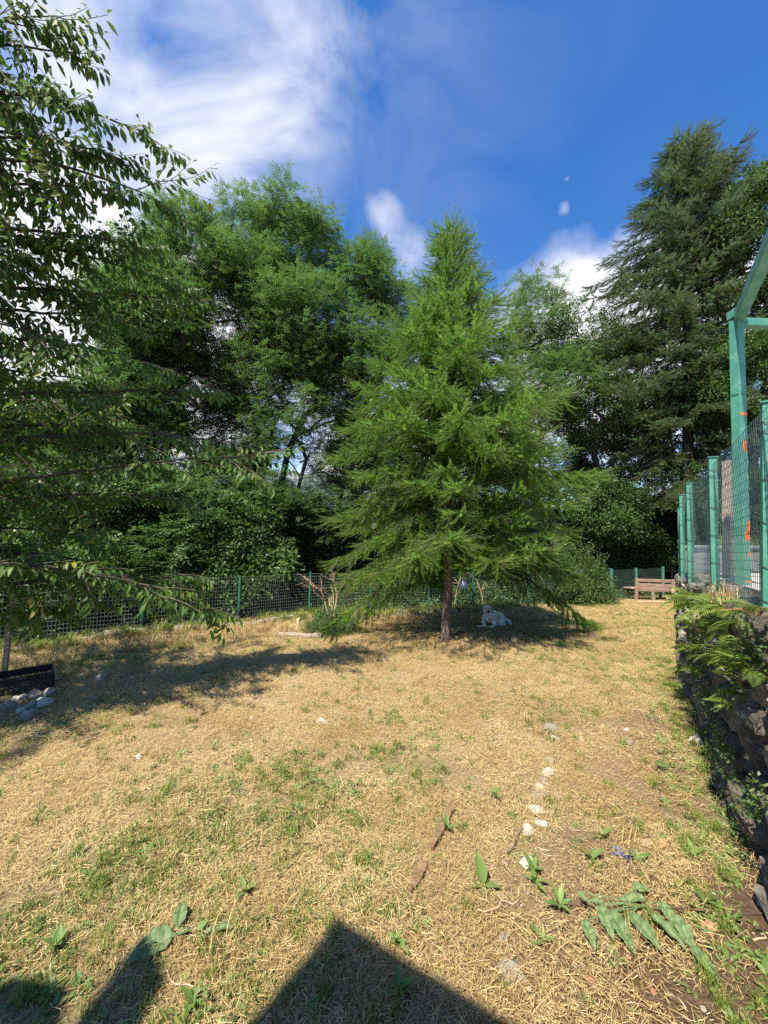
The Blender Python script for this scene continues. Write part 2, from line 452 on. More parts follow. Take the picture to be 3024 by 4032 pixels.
# protos live in collections that are not in the scene; scatter() instances them with geometry nodes
KITS = {}
def kit(name, meshes):
    c = bpy.data.collections.new(name)
    for i, me in enumerate(meshes):
        o = bpy.data.objects.new('%s_%02d' % (name, i), me)
        c.objects.link(o)
    ng = bpy.data.node_groups.new(name, 'GeometryNodeTree')
    ng.interface.new_socket('Geometry', in_out='INPUT', socket_type='NodeSocketGeometry')
    ng.interface.new_socket('Geometry', in_out='OUTPUT', socket_type='NodeSocketGeometry')
    N, L = ng.nodes, ng.links
    gi = N.new('NodeGroupInput'); go = N.new('NodeGroupOutput')
    ci = N.new('GeometryNodeCollectionInfo'); ci.inputs['Collection'].default_value = c
    ci.inputs['Separate Children'].default_value = True; ci.inputs['Reset Children'].default_value = True
    ip = N.new('GeometryNodeInstanceOnPoints'); ip.inputs['Pick Instance'].default_value = True
    def attr(nm, tp):
        a = N.new('GeometryNodeInputNamedAttribute'); a.data_type = tp; a.inputs['Name'].default_value = nm
        return [o for o in a.outputs if o.enabled and o.name == 'Attribute'][0]
    L.new(gi.outputs[0], ip.inputs['Points']); L.new(ci.outputs[0], ip.inputs['Instance'])
    L.new(attr('idx', 'INT'), ip.inputs['Instance Index'])
    L.new(attr('rot', 'FLOAT_VECTOR'), ip.inputs['Rotation'])
    L.new(attr('scl', 'FLOAT'), ip.inputs['Scale'])
    L.new(ip.outputs[0], go.inputs[0])
    KITS[name] = (ng, len(meshes))

def scatter(name, kitname, pts, rots, scl, parent=None, idx=None):
    ng, n = KITS[kitname]
    pts = np.asarray(pts, dtype=np.float32).reshape(-1, 3); N_ = len(pts)
    me = bpy.data.meshes.new(name)
    me.vertices.add(N_)
    me.vertices.foreach_set('co', pts.ravel())
    a = me.attributes.new('rot', 'FLOAT_VECTOR', 'POINT'); a.data.foreach_set('vector', np.asarray(rots, dtype=np.float32).ravel())
    a = me.attributes.new('scl', 'FLOAT', 'POINT'); a.data.foreach_set('value', np.asarray(scl, dtype=np.float32).ravel())
    if idx is None: idx = rng.integers(0, n, N_)
    a = me.attributes.new('idx', 'INT', 'POINT'); a.data.foreach_set('value', np.asarray(idx, dtype=np.int32))
    o = bpy.data.objects.new(name, me)
    link(o, parent)
    md = o.modifiers.new('instances', 'NODES'); md.node_group = ng
    o['kind'] = 'stuff'
    return o

# ------------------------------------------------------------------ sprig prototypes
def ash_sprig():
    g = G()
    for k in range(5):
        a = random.uniform(0, 2 * PI)
        d = Vector((math.cos(a), math.sin(a), random.uniform(-.3, .7))).normalized()
        o = rvec() * .08
        side = d.cross(Vector((0, 0, 1))).normalized()
        nrm = side.cross(d)
        L = random.uniform(.2, .28); tn = random.random()
        for i in range(4):
            p = o + d * (L * (.25 + .2 * i)) - Vector((0, 0, 1)) * (.25 * L * ((.25 + .2 * i) ** 2))
            for sg in (1, -1):
                dd = (side * sg + d * .55 - Vector((0, 0, .25)) + rvec() * .15).normalized()
                g.rhomb(p, dd, (dd.cross(nrm)).normalized(), random.uniform(.07, .095), .028, tn + random.uniform(-.15, .15))
        p = o + d * L - Vector((0, 0, 1)) * .2 * L
        g.rhomb(p, (d - Vector((0, 0, .3))).normalized(), side, .09, .03, tn)
    return g.mesh('ash_sprig', ASH)

def broad_sprig(mat, n=22, L=.075, W=.05, spread=.16):
    g = G()
    for k in range(n):
        o = rvec() * random.uniform(.03, spread)
        d = (o.normalized() + rvec() * .6 - Vector((0, 0, .25))).normalized()
        nr = (Vector((0, 0, 1)) + rvec() * .8).normalized()
        s = random.uniform(.7, 1.2)
        g.leaf(o, d, nr, L * s, W * s, random.random(), seg=2 if L < .06 else 3)
    return g.mesh('broad_sprig', mat)

def larch_twig(mat, L=.36, dense=22, bare=True):
    g = G()
    # axis along +X, hanging a little, tip turned outward
    pts = []
    w1, w2 = random.uniform(-.12, .12), random.uniform(.05, .2)
    for i in range(7):
        t = i / 6
        pts.append(Vector((L * t, w1 * L * math.sin(t * 3), -w2 * L * math.sin(t * 2.6))))
    g.tube(pts, [.003] * 6 + [.0015], 3, tone=.05, mi=1, cap=False)
    def P(t):
        x = t * 6; i = min(5, int(x)); return pts[i].lerp(pts[i + 1], x - i)
    base = random.uniform(.15, .6)
    for k in range(dense):
        t = (k + random.random() * .6) / dense
        p = P(t); ax = (pts[min(6, int(t * 6) + 1)] - pts[int(t * 6)]).normalized()
        for j in range(7):
            r = rvec(); r = (r - ax * r.dot(ax)).normalized()
            d = (r + ax * .55).normalized()
            s = d.cross(ax).normalized()
            l = random.uniform(.026, .042)
            g.add([p - s * .0030, p + s * .0030, p + d * l], [(0, 1, 2)], base + random.uniform(-.15, .2))
    if bare:      # the pale new shoot at the end
        e = pts[-1]; d = (pts[-1] - pts[-2]).normalized()
        for j in range(18):
            t = random.random()
            p = e + d * (.09 * t)
            r = rvec(); dd = (r + d * 1.3).normalized(); s = dd.cross(d).normalized()
            g.add([p - s * .0014, p + s * .0014, p + dd * .016], [(0, 1, 2)], 1.3)
    return g.mesh('larch_twig', [mat, TWIG])

def cherry_leaf_mesh(seed):
    random.seed(seed)
    g = G()
    g.leaf((0, 0, 0), (1, 0, 0), (0, 0, 1), .115, .048, random.random(), fold=.22, droop=random.uniform(.1, .35), seg=4)
    return g.mesh('cherry_leaf', CHERRY)

def cherry_shoot():
    g = G()
    L = random.uniform(.35, .5)
    pts = [Vector((L * t, .03 * math.sin(4 * t), -.10 * L * t * t)) for t in (0, .25, .5, .75, 1)]
    g.tube(pts, [.004, .0035, .003, .0025, .0015], 4, mi=1, cap=False)
    n = 13
    for k in range(n):
        t = (k + .5) / n; i = min(3, int(t * 4)); p = pts[i].lerp(pts[i + 1], t * 4 - i)
        sg = 1 if k % 2 else -1
        d = (Vector((.45, sg * random.uniform(.3, .8), -random.uniform(.3, 1.3))) + rvec() * .35).normalized()
        pet = p + d * .025
        g.leaf(pet, d, (Vector((0, sg * .6, .6)) + rvec() * .35), random.uniform(.055, .125), random.uniform(.03, .05), random.random(), fold=random.uniform(.05, .4), droop=.12, seg=4)
    return g.mesh('cherry_shoot', [CHERRY, TWIG])

def straw_tile():
    g = G(); S = .28
    for k in range(560):
        p = Vector((random.uniform(-S, S), random.uniform(-S, S), random.uniform(.001, .028)))
        a = random.uniform(0, 2 * PI)
        L = random.choice((random.uniform(.015, .045), random.uniform(.015, .045), random.uniform(.03, .10)))
        d = Vector((math.cos(a), math.sin(a), random.gauss(0, .16)))
        w = random.uniform(.0005, .0013)
        s = Vector((-math.sin(a), math.cos(a), random.uniform(-.6, .6))) * w
        m = p + d * L * .5 + rvec() * L * .08
        e = p + d * L + rvec() * L * .1
        t = min(1, max(0, random.gauss(.5, .28)))
        g.add([p - s, p + s, m + s, m - s, e], [(0, 1, 2, 3), (3, 2, 4)], t)
    for k in range(110):     # stubble
        p = Vector((random.uniform(-S, S), random.uniform(-S, S), 0))
        a = random.uniform(0, 2 * PI); s = Vector((math.cos(a), math.sin(a), 0)) * .0018
        e = p + Vector((random.gauss(0, .018), random.gauss(0, .018), random.uniform(.02, .055)))
        g.add([p - s, p + s, e], [(0, 1, 2)], min(1, max(0, random.gauss(.45, .25))))
    return g.mesh('straw_tile', STRAW)

def grass_tuft(mat, n=34, h=.09, r=.05, w=.0030, lean=.5):
    g = G()
    for k in range(n):
        a = random.uniform(0, 2 * PI); q = r * math.sqrt(random.random())
        p = Vector((math.cos(a) * q, math.sin(a) * q, 0))
        b = random.uniform(0, 2 * PI); H = h * random.uniform(.45, 1.25)
        o = Vector((math.cos(b), math.sin(b), 0)) * lean * H * random.uniform(.2, 1.2)
        s = Vector((-math.sin(b), math.cos(b), 0)) * w * random.uniform(.6, 1.3)
        m = p + o * .35 + Vector((0, 0, H * .62)); e = p + o + Vector((0, 0, H * random.uniform(.7, 1)))
        g.add([p - s, p + s, m + s * .8, m - s * .8, e], [(0, 1, 2, 3), (3, 2, 4)], min(1, max(0, random.gauss(.4, .25))))
    return g.mesh('grass_tuft', mat)

def weed_rosette(n=7, L=.06, W=.028, mat=None, up=.5):
    g = G()
    for k in range(n):
        a = 2 * PI * k / n + random.uniform(-.4, .4)
        d = Vector((math.cos(a), math.sin(a), up * random.uniform(.4, 1.6))).normalized()
        s = random.uniform(.6, 1.2)
        g.leaf(d * .008, d, (-d.x * .4, -d.y * .4, 1), L * s, W * s, random.random(), droop=random.uniform(.1, .5), seg=3)
    return g.mesh('weed_rosette', mat or WEED)

def pebble_mesh(seed, sub=1, sq=.6, name='pebble', mat=None, rough=.25):
    bm = bmesh.new()
    bmesh.ops.create_icosphere(bm, subdivisions=sub, radius=.5)
    off = Vector((seed * 3.1, seed * 1.7, seed))
    for v in bm.verts:
        n = mnoise.noise(v.co * 2.1 + off) * rough + mnoise.noise(v.co * 5 + off) * rough * .4
        v.co *= 1 + n
        v.co.z *= sq
    me = bpy.data.meshes.new(name); bm.to_mesh(me); bm.free()
    me.materials.append(mat)
    return me

kit('ash_sprigs', [ash_sprig() for _ in range(7)])
kit('broad_sprigs', [broad_sprig(BROAD) for _ in range(6)])
kit('shrub_sprigs', [broad_sprig(SHRUB, 26, .045, .03, .11) for _ in range(5)])
kit('larch_twigs', [larch_twig(LARCH) for _ in range(8)])
kit('old_larch_twigs', [larch_twig(OLDLARCH, bare=False) for _ in range(6)])
kit('cherry_shoots', [cherry_shoot() for _ in range(7)])
kit('straw_tiles', [straw_tile() for _ in range(7)])
kit('grass_tufts', [grass_tuft(GREEN, 30, random.uniform(.06, .1), .05) for _ in range(7)])
kit('tall_tufts', [grass_tuft(GREEN, 46, random.uniform(.16, .22), .07, .0036, .8) for _ in range(5)])
kit('dry_tufts', [grass_tuft(STRAW, 30, random.uniform(.10, .17), .07, .0022, .9) for _ in range(5)])
kit('weed_rosettes', [weed_rosette(random.randint(5, 9), random.uniform(.04, .075), random.uniform(.02, .034)) for _ in range(7)])
kit('clover', [broad_sprig(WEED, 26, .02, .018, .05) for _ in range(4)])
kit('pebbles_white', [pebble_mesh(i, 1, .55, 'pebble', STONEW) for i in range(5)])
kit('pebbles_brick', [pebble_mesh(i + 9, 1, .45, 'pebble', TILE) for i in range(4)])
kit('ground_leaves', [broad_sprig(SHRUB, 30, .05, .035, .13) for _ in range(4)])

# ------------------------------------------------------------------ terrain
BX = [-60, -14, -9.0, -6.4, -5.3, -4.0, -2.6, -.1, 3.7, 6.6, 9.0, 30, 60]
BY = [-30, -2, 3.0, 6.4, 7.5, 8.7, 9.7, 10.5, 11.5, 12.6, 13.8, 20, 30]
def zs(x, y):
    return -SL * float(y) + SX * float(x)
def hgt(x, y):
    x = np.asarray(x, float); y = np.asarray(y, float)
    s = y - np.interp(x, BX, BY) - .5
    wr = np.clip((x - 3.5) / 5.0, 0, 1); wr = wr * wr * (3 - 2 * wr)
    slope = -.26 * (1 - wr) + .04 * wr
    z = np.where(s > 0, slope * np.minimum(s, 160), 0)
    z = z + np.where((s > 0), -.35 * (1 - wr) * np.clip(s, 0, 1), 0)
    z = z + .018 * np.sin(x * 1.3 + .4) * np.cos(y * .9) + .012 * np.sin(x * 2.9 + y * 2.1)
    z = z - SL * np.clip(y, -6, 17) + SX * np.clip(x, -12, 14)
    return z

GREENSPOTS = [(-1.0, 1.95, .65, 1.1), (-.6, 2.7, .4, .7), (.1, 3.3, .45, .5), (-.75, 2.3, .55, 1.0), (-.2, 2.0, .4, .7), (-1.1, 1.75, .5, .7), (-.5, 1.45, .35, .8), (.15, 2.9, .4, .5), (.35, 3.8, .5, .5),
              (-1.9, 2.6, .4, .3), (.2, 1.35, .25, .5), (-3.6, 6.8, 1.0, .7), (-4.8, 5.8, .9, .8), (6, 9.5, 2.8, .45), (2.9, 5.0, .9, .4),
              (3.4, 6.5, .8, .5), (-2.7, 4.0, .7, .35), (1.6, 3.9, .5, .25), (-.1, 8.3, 1, .3)]
def fgreen(x, y):
    v = np.zeros_like(x)
    for a, b, r, k in GREENSPOTS: v = v + k * np.exp(-((x - a) ** 2 + (y - b) ** 2) / r ** 2)
    v = v * (.65 + .5 * np.sin(x * 5.1 + np.sin(y * 4)) * np.cos(y * 6.3 + x)) + .035 + .12 * np.sin(x * 1.9 + y * 1.1) * np.sin(y * 2.3 - x)
    return np.clip(v, 0, 1)
def fsoil(x, y):
    v = np.exp(-((x - 1.6) ** 2 / 1.0 + (y - 1.2) ** 2 / 1.6)) * 1.25 + .8 * np.exp(-((x - 2.6) ** 2 / .5 + (y - 3) ** 2 / 3))
    v = v + .35 * np.exp(-((x - .9) ** 2 / .8 + (y - 1.0) ** 2 / .5))
    return np.clip(v, 0, 1)

def build_ground():
    def axis(lo, hi, step, far):
        core = np.arange(lo, hi + 1e-6, step)
        grow = [step]
        while sum(grow) < far: grow.append(grow[-1] * 1.25)
        g = np.cumsum(grow)
        return np.concatenate([lo - g[::-1], core, hi + g])
    xs = axis(-9, 11, .14, 4500); ys = axis(-1, 16, .14, 4500)
    X, Y = np.meshgrid(xs, ys)
    Z = hgt(X, Y)
    nz = np.array([mnoise.noise(Vector((float(a) * 2.5, float(b) * 2.5, 0))) for a, b in zip(X.ravel(), Y.ravel())]).reshape(X.shape)
    s = Y - np.interp(X, BX, BY)
    Z = Z + nz * .03 * (1 + np.clip(s, 0, 6))
    nx, ny = len(xs), len(ys)
    me = bpy.data.meshes.new('ground')
    me.vertices.add(nx * ny)
    me.vertices.foreach_set('co', np.stack([X, Y, Z], -1).astype(np.float32).ravel())
    ii = np.arange(nx * ny).reshape(ny, nx)
    q = np.stack([ii[:-1, :-1], ii[:-1, 1:], ii[1:, 1:], ii[1:, :-1]], -1).reshape(-1, 4)
    me.loops.add(q.size); me.loops.foreach_set('vertex_index', q.ravel().astype(np.int32))
    me.polygons.add(len(q)); me.polygons.foreach_set('loop_start', (np.arange(len(q)) * 4).astype(np.int32))
    me.polygons.foreach_set('use_smooth', np.ones(len(q), dtype=bool))
    me.update(calc_edges=True)
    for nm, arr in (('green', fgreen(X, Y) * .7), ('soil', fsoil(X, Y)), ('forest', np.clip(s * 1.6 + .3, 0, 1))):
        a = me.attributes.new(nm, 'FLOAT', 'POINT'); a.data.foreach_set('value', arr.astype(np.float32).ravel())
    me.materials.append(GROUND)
    o = bpy.data.objects.new('ground', me); link(o)
    tag(o, 'dry mown lawn of tan straw and green patches running to the forest edge', 'ground', kind='structure')
build_ground()

# far mountain slope seen through the gaps at the left
def build_mountain():
    m = mat_noise('mountain', [(.3, (.05, .075, .06)), (.5, (.10, .13, .11)), (.75, (.26, .27, .27))], scale=.004, rough=1, coord='Object')
    nu, nv = 90, 26
    vs = []; fs = []
    for j in range(nv):
        for i in range(nu):
            a = R(-75) + R(120) * i / (nu - 1)
            t = j / (nv - 1)
            r = 2200 + 1500 * t
            top = 560 + 240 * math.sin(a * 3 + 1) + 150 * mnoise.noise(Vector((a * 6, 0, 3)))
            top *= 1 - .75 * max(0, min(1, (a + .35) / .8))
            z = -80 + (top + 80) * (t ** .9) + 130 * t * mnoise.noise(Vector((a * 14, t * 4, 1))) + 40 * mnoise.noise(Vector((a * 50, t * 14, 1)))
            vs.append((r * math.sin(a), r * math.cos(a), z))
    for j in range(nv - 1):
        for i in range(nu - 1):
            k = j * nu + i; fs.append((k, k + 1, k + nu + 1, k + nu))
    me = bpy.data.meshes.new('mountain'); me.from_pydata(vs, [], fs); me.materials.append(m)
    me.polygons.foreach_set('use_smooth', np.ones(len(fs), dtype=bool))
    tag(link(bpy.data.objects.new('mountain', me)), 'distant blue grey mountain slope beyond the left trees', 'mountain', kind='structure')
build_mountain()

# ------------------------------------------------------------------ trees
def skeleton_tree(base, trunk_pts, clusters, trunk_r, minr=.008, sag=.12, bark=BARK, parent=None, twigs=5, cl_r=.4, wig=.06):
    """trunk polyline + limbs that reach every cluster from the nearest lower node"""
    nodes = [Vector(p) for p in trunk_pts]
    par = [-1] + list(range(len(nodes) - 1))
    first = len(nodes)
    cl = sorted(clusters, key=lambda c: min((c - p).length for p in nodes))
    paths = []
    P = np.array([tuple(p) for p in nodes])
    for c in cl:
        d = P - np.array(tuple(c))
        dist = np.sqrt((d ** 2).sum(1))
        up = d[:, 2]                     # node.z - c.z : want negative
        cost = dist + np.clip(up + dist * .35, 0, None) * 2.2
        cost[0] += 3
        k = int(np.argmin(cost))
        a = nodes[k]; L = (c - a).length
        n = max(2, int(L / .35))
        mid = a.lerp(c, .5) + Vector((0, 0, sag * L)) + rvec() * L * wig
        prev = k; path = [k]
        newp = []
        for i in range(1, n + 1):
            t = i / n
            p = a * (1 - t) ** 2 + mid * 2 * t * (1 - t) + c * t * t + rvec() * L * .02
            nodes.append(p); par.append(prev); prev = len(nodes) - 1; path.append(prev); newp.append(tuple(p))
        P = np.concatenate([P, np.array(newp)])
        paths.append(path)
    cnt = [0] * len(nodes)
    for p in paths: cnt[p[-1]] += 1
    for i in range(len(nodes) - 1, 0, -1):
        if par[i] >= 0: cnt[par[i]] += cnt[i]
    tot = max(1, cnt[0] or 1)
    rad = [max(minr, trunk_r * (c / tot) ** .48) for c in cnt]
    gt = G()
    tp = list(range(first))
    tr = [rad[i] * (1 + .5 * max(0, 1 - i / 2.0)) for i in tp]
    gt.tube([nodes[i] for i in tp], tr, 9)
    gt.build('trunk', bark, parent, smooth=True)
    gb = G()
    for p in paths:
        rr = [rad[i] for i in p]
        if len(rr) > 1: rr[0] = min(rr[0], rr[1] * 1.25)
        gb.tube([nodes[i] for i in p], rr, 5 if max(rr) < .03 else 7, cap=False)
    for c in cl:
        for _ in range(twigs):
            e = c + rvec() * cl_r * random.uniform(.5, 1.3)
            gb.tube([c, c.lerp(e, .5) + rvec() * .04, e], [minr * .8, minr * .6, minr * .4], 3, cap=False)
    gb.build('branches', bark, parent, smooth=True)['kind'] = 'stuff'
    return nodes

def crown_points(ells, n, shell=.55):
    out = []
    w = np.array([e[1][0] * e[1][1] * e[1][2] for e in ells]) ** .8; w = w / w.sum()
    while len(out) < n:
        c, r = ells[rng.choice(len(ells), p=w)]
        u = rvec(); q = random.random() ** (1 / 3.0)
        q = shell + (1 - shell) * q if random.random() < .7 else q
        p = Vector((c[0] + u.x * r[0] * q, c[1] + u.y * r[1] * q, c[2] + u.z * r[2] * q))
        out.append(p)
    return out

def foliage(clusters, kitname, per, cr, scale, parent, flat=.75, extra_dir=None, hang=False, name='crown'):
    n = len(clusters) * per
    C = np.repeat(np.array([tuple(c) for c in clusters]), per, axis=0)
    sz = np.repeat(rng.uniform(.65, 1.3, len(clusters)), per)
    u = rng.normal(size=(n, 3)); u /= np.linalg.norm(u, axis=1, keepdims=True)
    q = rng.uniform(.15, 1, n) ** .6
    off = u * (cr * sz * q)[:, None]; off[:, 2] *= flat
    rot = np.stack([rng.uniform(-.5, .5, n), rng.uniform(-.5, .5, n), rng.uniform(0, 6.28, n)], 1)
    return scatter(name, kitname, C + off, rot, scale * rng.uniform(.75, 1.25, n), parent)

def broad_tree(name, label, base, h, ells, ncl, per, kitname, scale=1.0, cr=.5, trunk_r=.12, trunk_h=.6, lean=(0, 0), bark=BARK, group=None, cat='tree', seed=1, twigs=4, trunk_curve=.25, shell=.35):
    random.seed(seed)
    bx, by = base[0], base[1]; bz = float(hgt(bx, by)) - .1
    root = empty(name, (0, 0, 0), label=label, cat=cat, group=group)
    tp = []
    n = 9
    ph = random.uniform(0, 6)
    for i in range(n + 1):
        t = i / n
        tp.append(Vector((bx + lean[0] * t * t + trunk_curve * math.sin(ph + t * 3) * t, by + lean[1] * t * t, bz + (h * trunk_h - 0) * t)))
    cl = crown_points(ells, ncl, shell)
    skeleton_tree(base, tp, cl, trunk_r, parent=root, bark=bark, twigs=twigs, cl_r=cr)
    foliage(cl, kitname, per, cr, scale, root)
    # root origin at the trunk's foot
    for ch in root.children: ch.location = Vector((-bx, -by, -bz))
    root.location = (bx, by, bz)
    return root

def E(px, py, Y, rx, ry, rz):
    """crown lobe: centre given by a photo position and depth, radii in metres"""
    p = at(px, py, Y); return ((p.x, p.y, p.z), (rx, ry, rz))

# --- the tall ashes left of the centre, beyond the fence
broad_tree('ash_tree', 'tall ash with a forked dark trunk and airy crown, second big tree from the left', at(860, 2420, 12.3)[:2], 11.5,
           [E(740, 1000, 12.5, 1.5, 1.6, 1.5), E(640, 1300, 12.3, 1.9, 1.8, 1.4), E(960, 1120, 12.6, 1.2, 1.4, 1.2), E(600, 1750, 12.2, 1.6, 1.3, 1.0), E(700, 2020, 12, 1.8, 1.2, .8)],
           230, 18, 'ash_sprigs', .98, .78, .115, .42, (-.4, 0), group='ash trees beyond the fence', seed=11)
broad_tree('ash_tree', 'tallest ash with twin leafy tops against the blue sky, behind the middle of the fence', at(1080, 2420, 13.2)[:2], 12.5,
           [E(1170, 960, 13.2, 1.3, 1.5, 1.5), E(1210, 1280, 13, 1.9, 1.8, 1.4), E(965, 930, 13.4, .8, 1.1, 1.2), E(1330, 1560, 13.2, 1.1, 1.3, 1.0), E(1000, 2020, 13, 2.0, 1.3, .9)],
           235, 18, 'ash_sprigs', .98, .78, .12, .5, (.3, 0), group='ash trees beyond the fence', seed=12)
broad_tree('ash_tree', 'ash with a rounded top just left of the young larch', at(1290, 2400, 13.6)[:2], 10.5,
           [E(1410, 1080, 13.6, 1.1, 1.3, 1.2), E(1430, 1400, 13.4, 1.4, 1.5, 1.4), E(1590, 1250, 14, 1.1, 1.2, 1.3), E(1400, 1800, 13.5, 1.1, 1.2, 1.0), E(1280, 2030, 13.3, 1.3, 1.2, .9)],
           190, 19, 'ash_sprigs', .98, .75, .10, .5, (.6, 0), group='ash trees beyond the fence', seed=13)
broad_tree('ash_tree', 'leaning ash half hidden behind the cherry branches at the left', at(560, 2450, 11.5)[:2], 9,
           [E(560, 1250, 11.6, 1.4, 1.5, 1.7), E(470, 1600, 11.4, 1.7, 1.6, 1.5)],
           120, 27, 'ash_sprigs', 1.0, .75, .08, .5, (-.5, 0), group='ash trees beyond the fence', seed=14)

for k, (px0, px1, tx, ty, Yd, hh, lab) in enumerate([
    (905, 700, 760, 1560, 12.9, 8.0, 'thin ash stem slanting left across the bright gap'),
    (980, 1090, 1010, 1480, 13.1, 8.6, 'thin ash stem standing almost upright in the bright gap'),
    (1060, 1230, 1160, 1640, 12.7, 7.6, 'slim ash with a kinked stem leaning right, behind the bare sapling'),
    (820, 620, 540, 1560, 12.4, 7.6, 'slim ash stem forking low behind the hanging cherry bough'),
    (1130, 1010, 930, 1700, 13.6, 7.6, 'slender ash crossing behind the two thin stems')]):
    b0 = at(px0, 2400, Yd); b1 = at(px1, 1300, Yd)
    broad_tree('ash_tree', lab, b0[:2], hh, [E(tx, ty, Yd, 1.5, 1.2, 1.5), E((tx + px1) / 2, ty - 240, Yd, 1.3, 1.1, 1.1), E(px0 - 20, ty + 330, Yd, 1.2, 1.0, .8)],
               92, 15, 'ash_sprigs', 1.0, .62, .075, .8, (b1.x - b0.x, 0), group='ash trees beyond the fence', seed=160 + k, trunk_curve=.18, shell=.2)

# --- leafy trees between the young larch and the tall larch
broad_tree('leafy_tree', 'slim leafy tree right behind the young larch top', at(2090, 2380, 15.5)[:2], 11,
           [E(2080, 1250, 15.5, 1.3, 1.4, 1.6), E(2160, 1560, 15.3, 1.6, 1.6, 1.7), E(2050, 1850, 15, 1.4, 1.4, 1.4)],
           130, 19, 'ash_sprigs', 1.0, .8, .12, .55, (.2, 0), group='leafy trees in the gap between the larches', seed=21)
broad_tree('leafy_tree', 'leafy tree with several pale stems under the small white cloud', at(2330, 2370, 16)[:2], 10.5,
           [E(2300, 1320, 16, 1.3, 1.4, 1.4), E(2330, 1620, 15.8, 1.7, 1.6, 1.6), E(2450, 1400, 16.5, 1.2, 1.3, 1.3)],
           110, 26, 'broad_sprigs', .95, .75, .11, .5, (.1, 0), group='leafy trees in the gap between the larches', seed=22)
broad_tree('leafy_tree', 'low dark leafy tree behind the wooden bench', at(2560, 2350, 16)[:2], 6,
           [E(2540, 2080, 15.8, 2.0, 1.4, 1.5), E(2360, 2000, 15.2, 1.3, 1.3, 1.3)],
           80, 44, 'broad_sprigs', 1.05, .6, .10, .5, (.1, 0), group='leafy trees in the gap between the larches', seed=23)
broad_tree('leafy_tree', 'broad leafy tree rising at the far right above the terrace fence', at(2960, 2340, 12.5)[:2], 12,
           [E(3080, 900, 12, 1.3, 1.6, 2.4), E(2990, 1500, 12.6, 1.4, 1.6, 2), E(2930, 1950, 13, 1.8, 1.5, 1.3)],
           110, 44, 'broad_sprigs', 1.05, .6, .14, .6, (.4, 0), group='leafy trees in the gap between the larches', seed=24)

# --- forest trees behind, each with its own place
FOREST = [
    (40, 13, 3.2, 1800, 'shaded tree at the left edge behind the cherry', 1900),
    (260, 15, 3.0, 1900, 'dark tree far left, third trunk behind the fence', 2100),
    (520, 17, 2.8, 2050, 'dark tree behind the leaning ash', 2100),
    (760, 16, 2.4, 2120, 'dark undergrowth tree between two ash trunks', 2150),
    (980, 18, 2.6, 2120, 'dark tree behind the forked ash trunk', 2150),
    (1200, 15.5, 2.2, 2120, 'dark tree behind the pale dead stems', 2150),
    (1420, 17, 3.0, 1800, 'dark tree directly left of the young larch, further back', 2100),
    (1660, 18, 3.2, 1700, 'dark tree hidden behind the left half of the young larch', 2100),
    (1900, 19, 3.2, 1700, 'dark tree hidden behind the right half of the young larch', 2100),
    (2150, 20, 3.2, 1850, 'dark tree behind the bushy rose', 2100),
    (2380, 19, 3.0, 1800, 'dark tree left of the wooden bench, further back', 2100),
    (2620, 18, 3.2, 1700, 'dark tree right of the wooden bench, further back', 2050),
    (2820, 17, 3.0, 1600, 'dark tree behind the tall larch trunk', 2050),
    (90, 9.6, 2.0, 2000, 'dense tree close behind the fence at the left edge', 2220),
    (330, 9.8, 2.0, 2020, 'dense tree close behind the fence above the black crate side', 2240),
    (600, 10.4, 2.0, 2060, 'dense tree close behind the fence where the cherry bough hangs', 2250),
    (860, 11.3, 2.0, 2100, 'dense tree close behind the fence left of the bare sapling', 2260),
]
for i, (px, Y, r, py, lab, py2) in enumerate(FOREST):
    b = at(px, 2300, Y)
    broad_tree('forest_tree', lab, b[:2], 7,
               [E(px, py, Y, r * .8, r * .6, r * .62), E(px + 40, py2, Y - .5, r * .8, r * .6, r * .5), E(px - 60, 2280, Y - .8, r * .8, r * .5, r * .45)],
               60, 46, 'broad_sprigs' if i % 3 else 'ash_sprigs', 1.35, .72, .12, .7, (.2, 0), group='dark forest trees behind the garden fence', seed=40 + i, twigs=2)

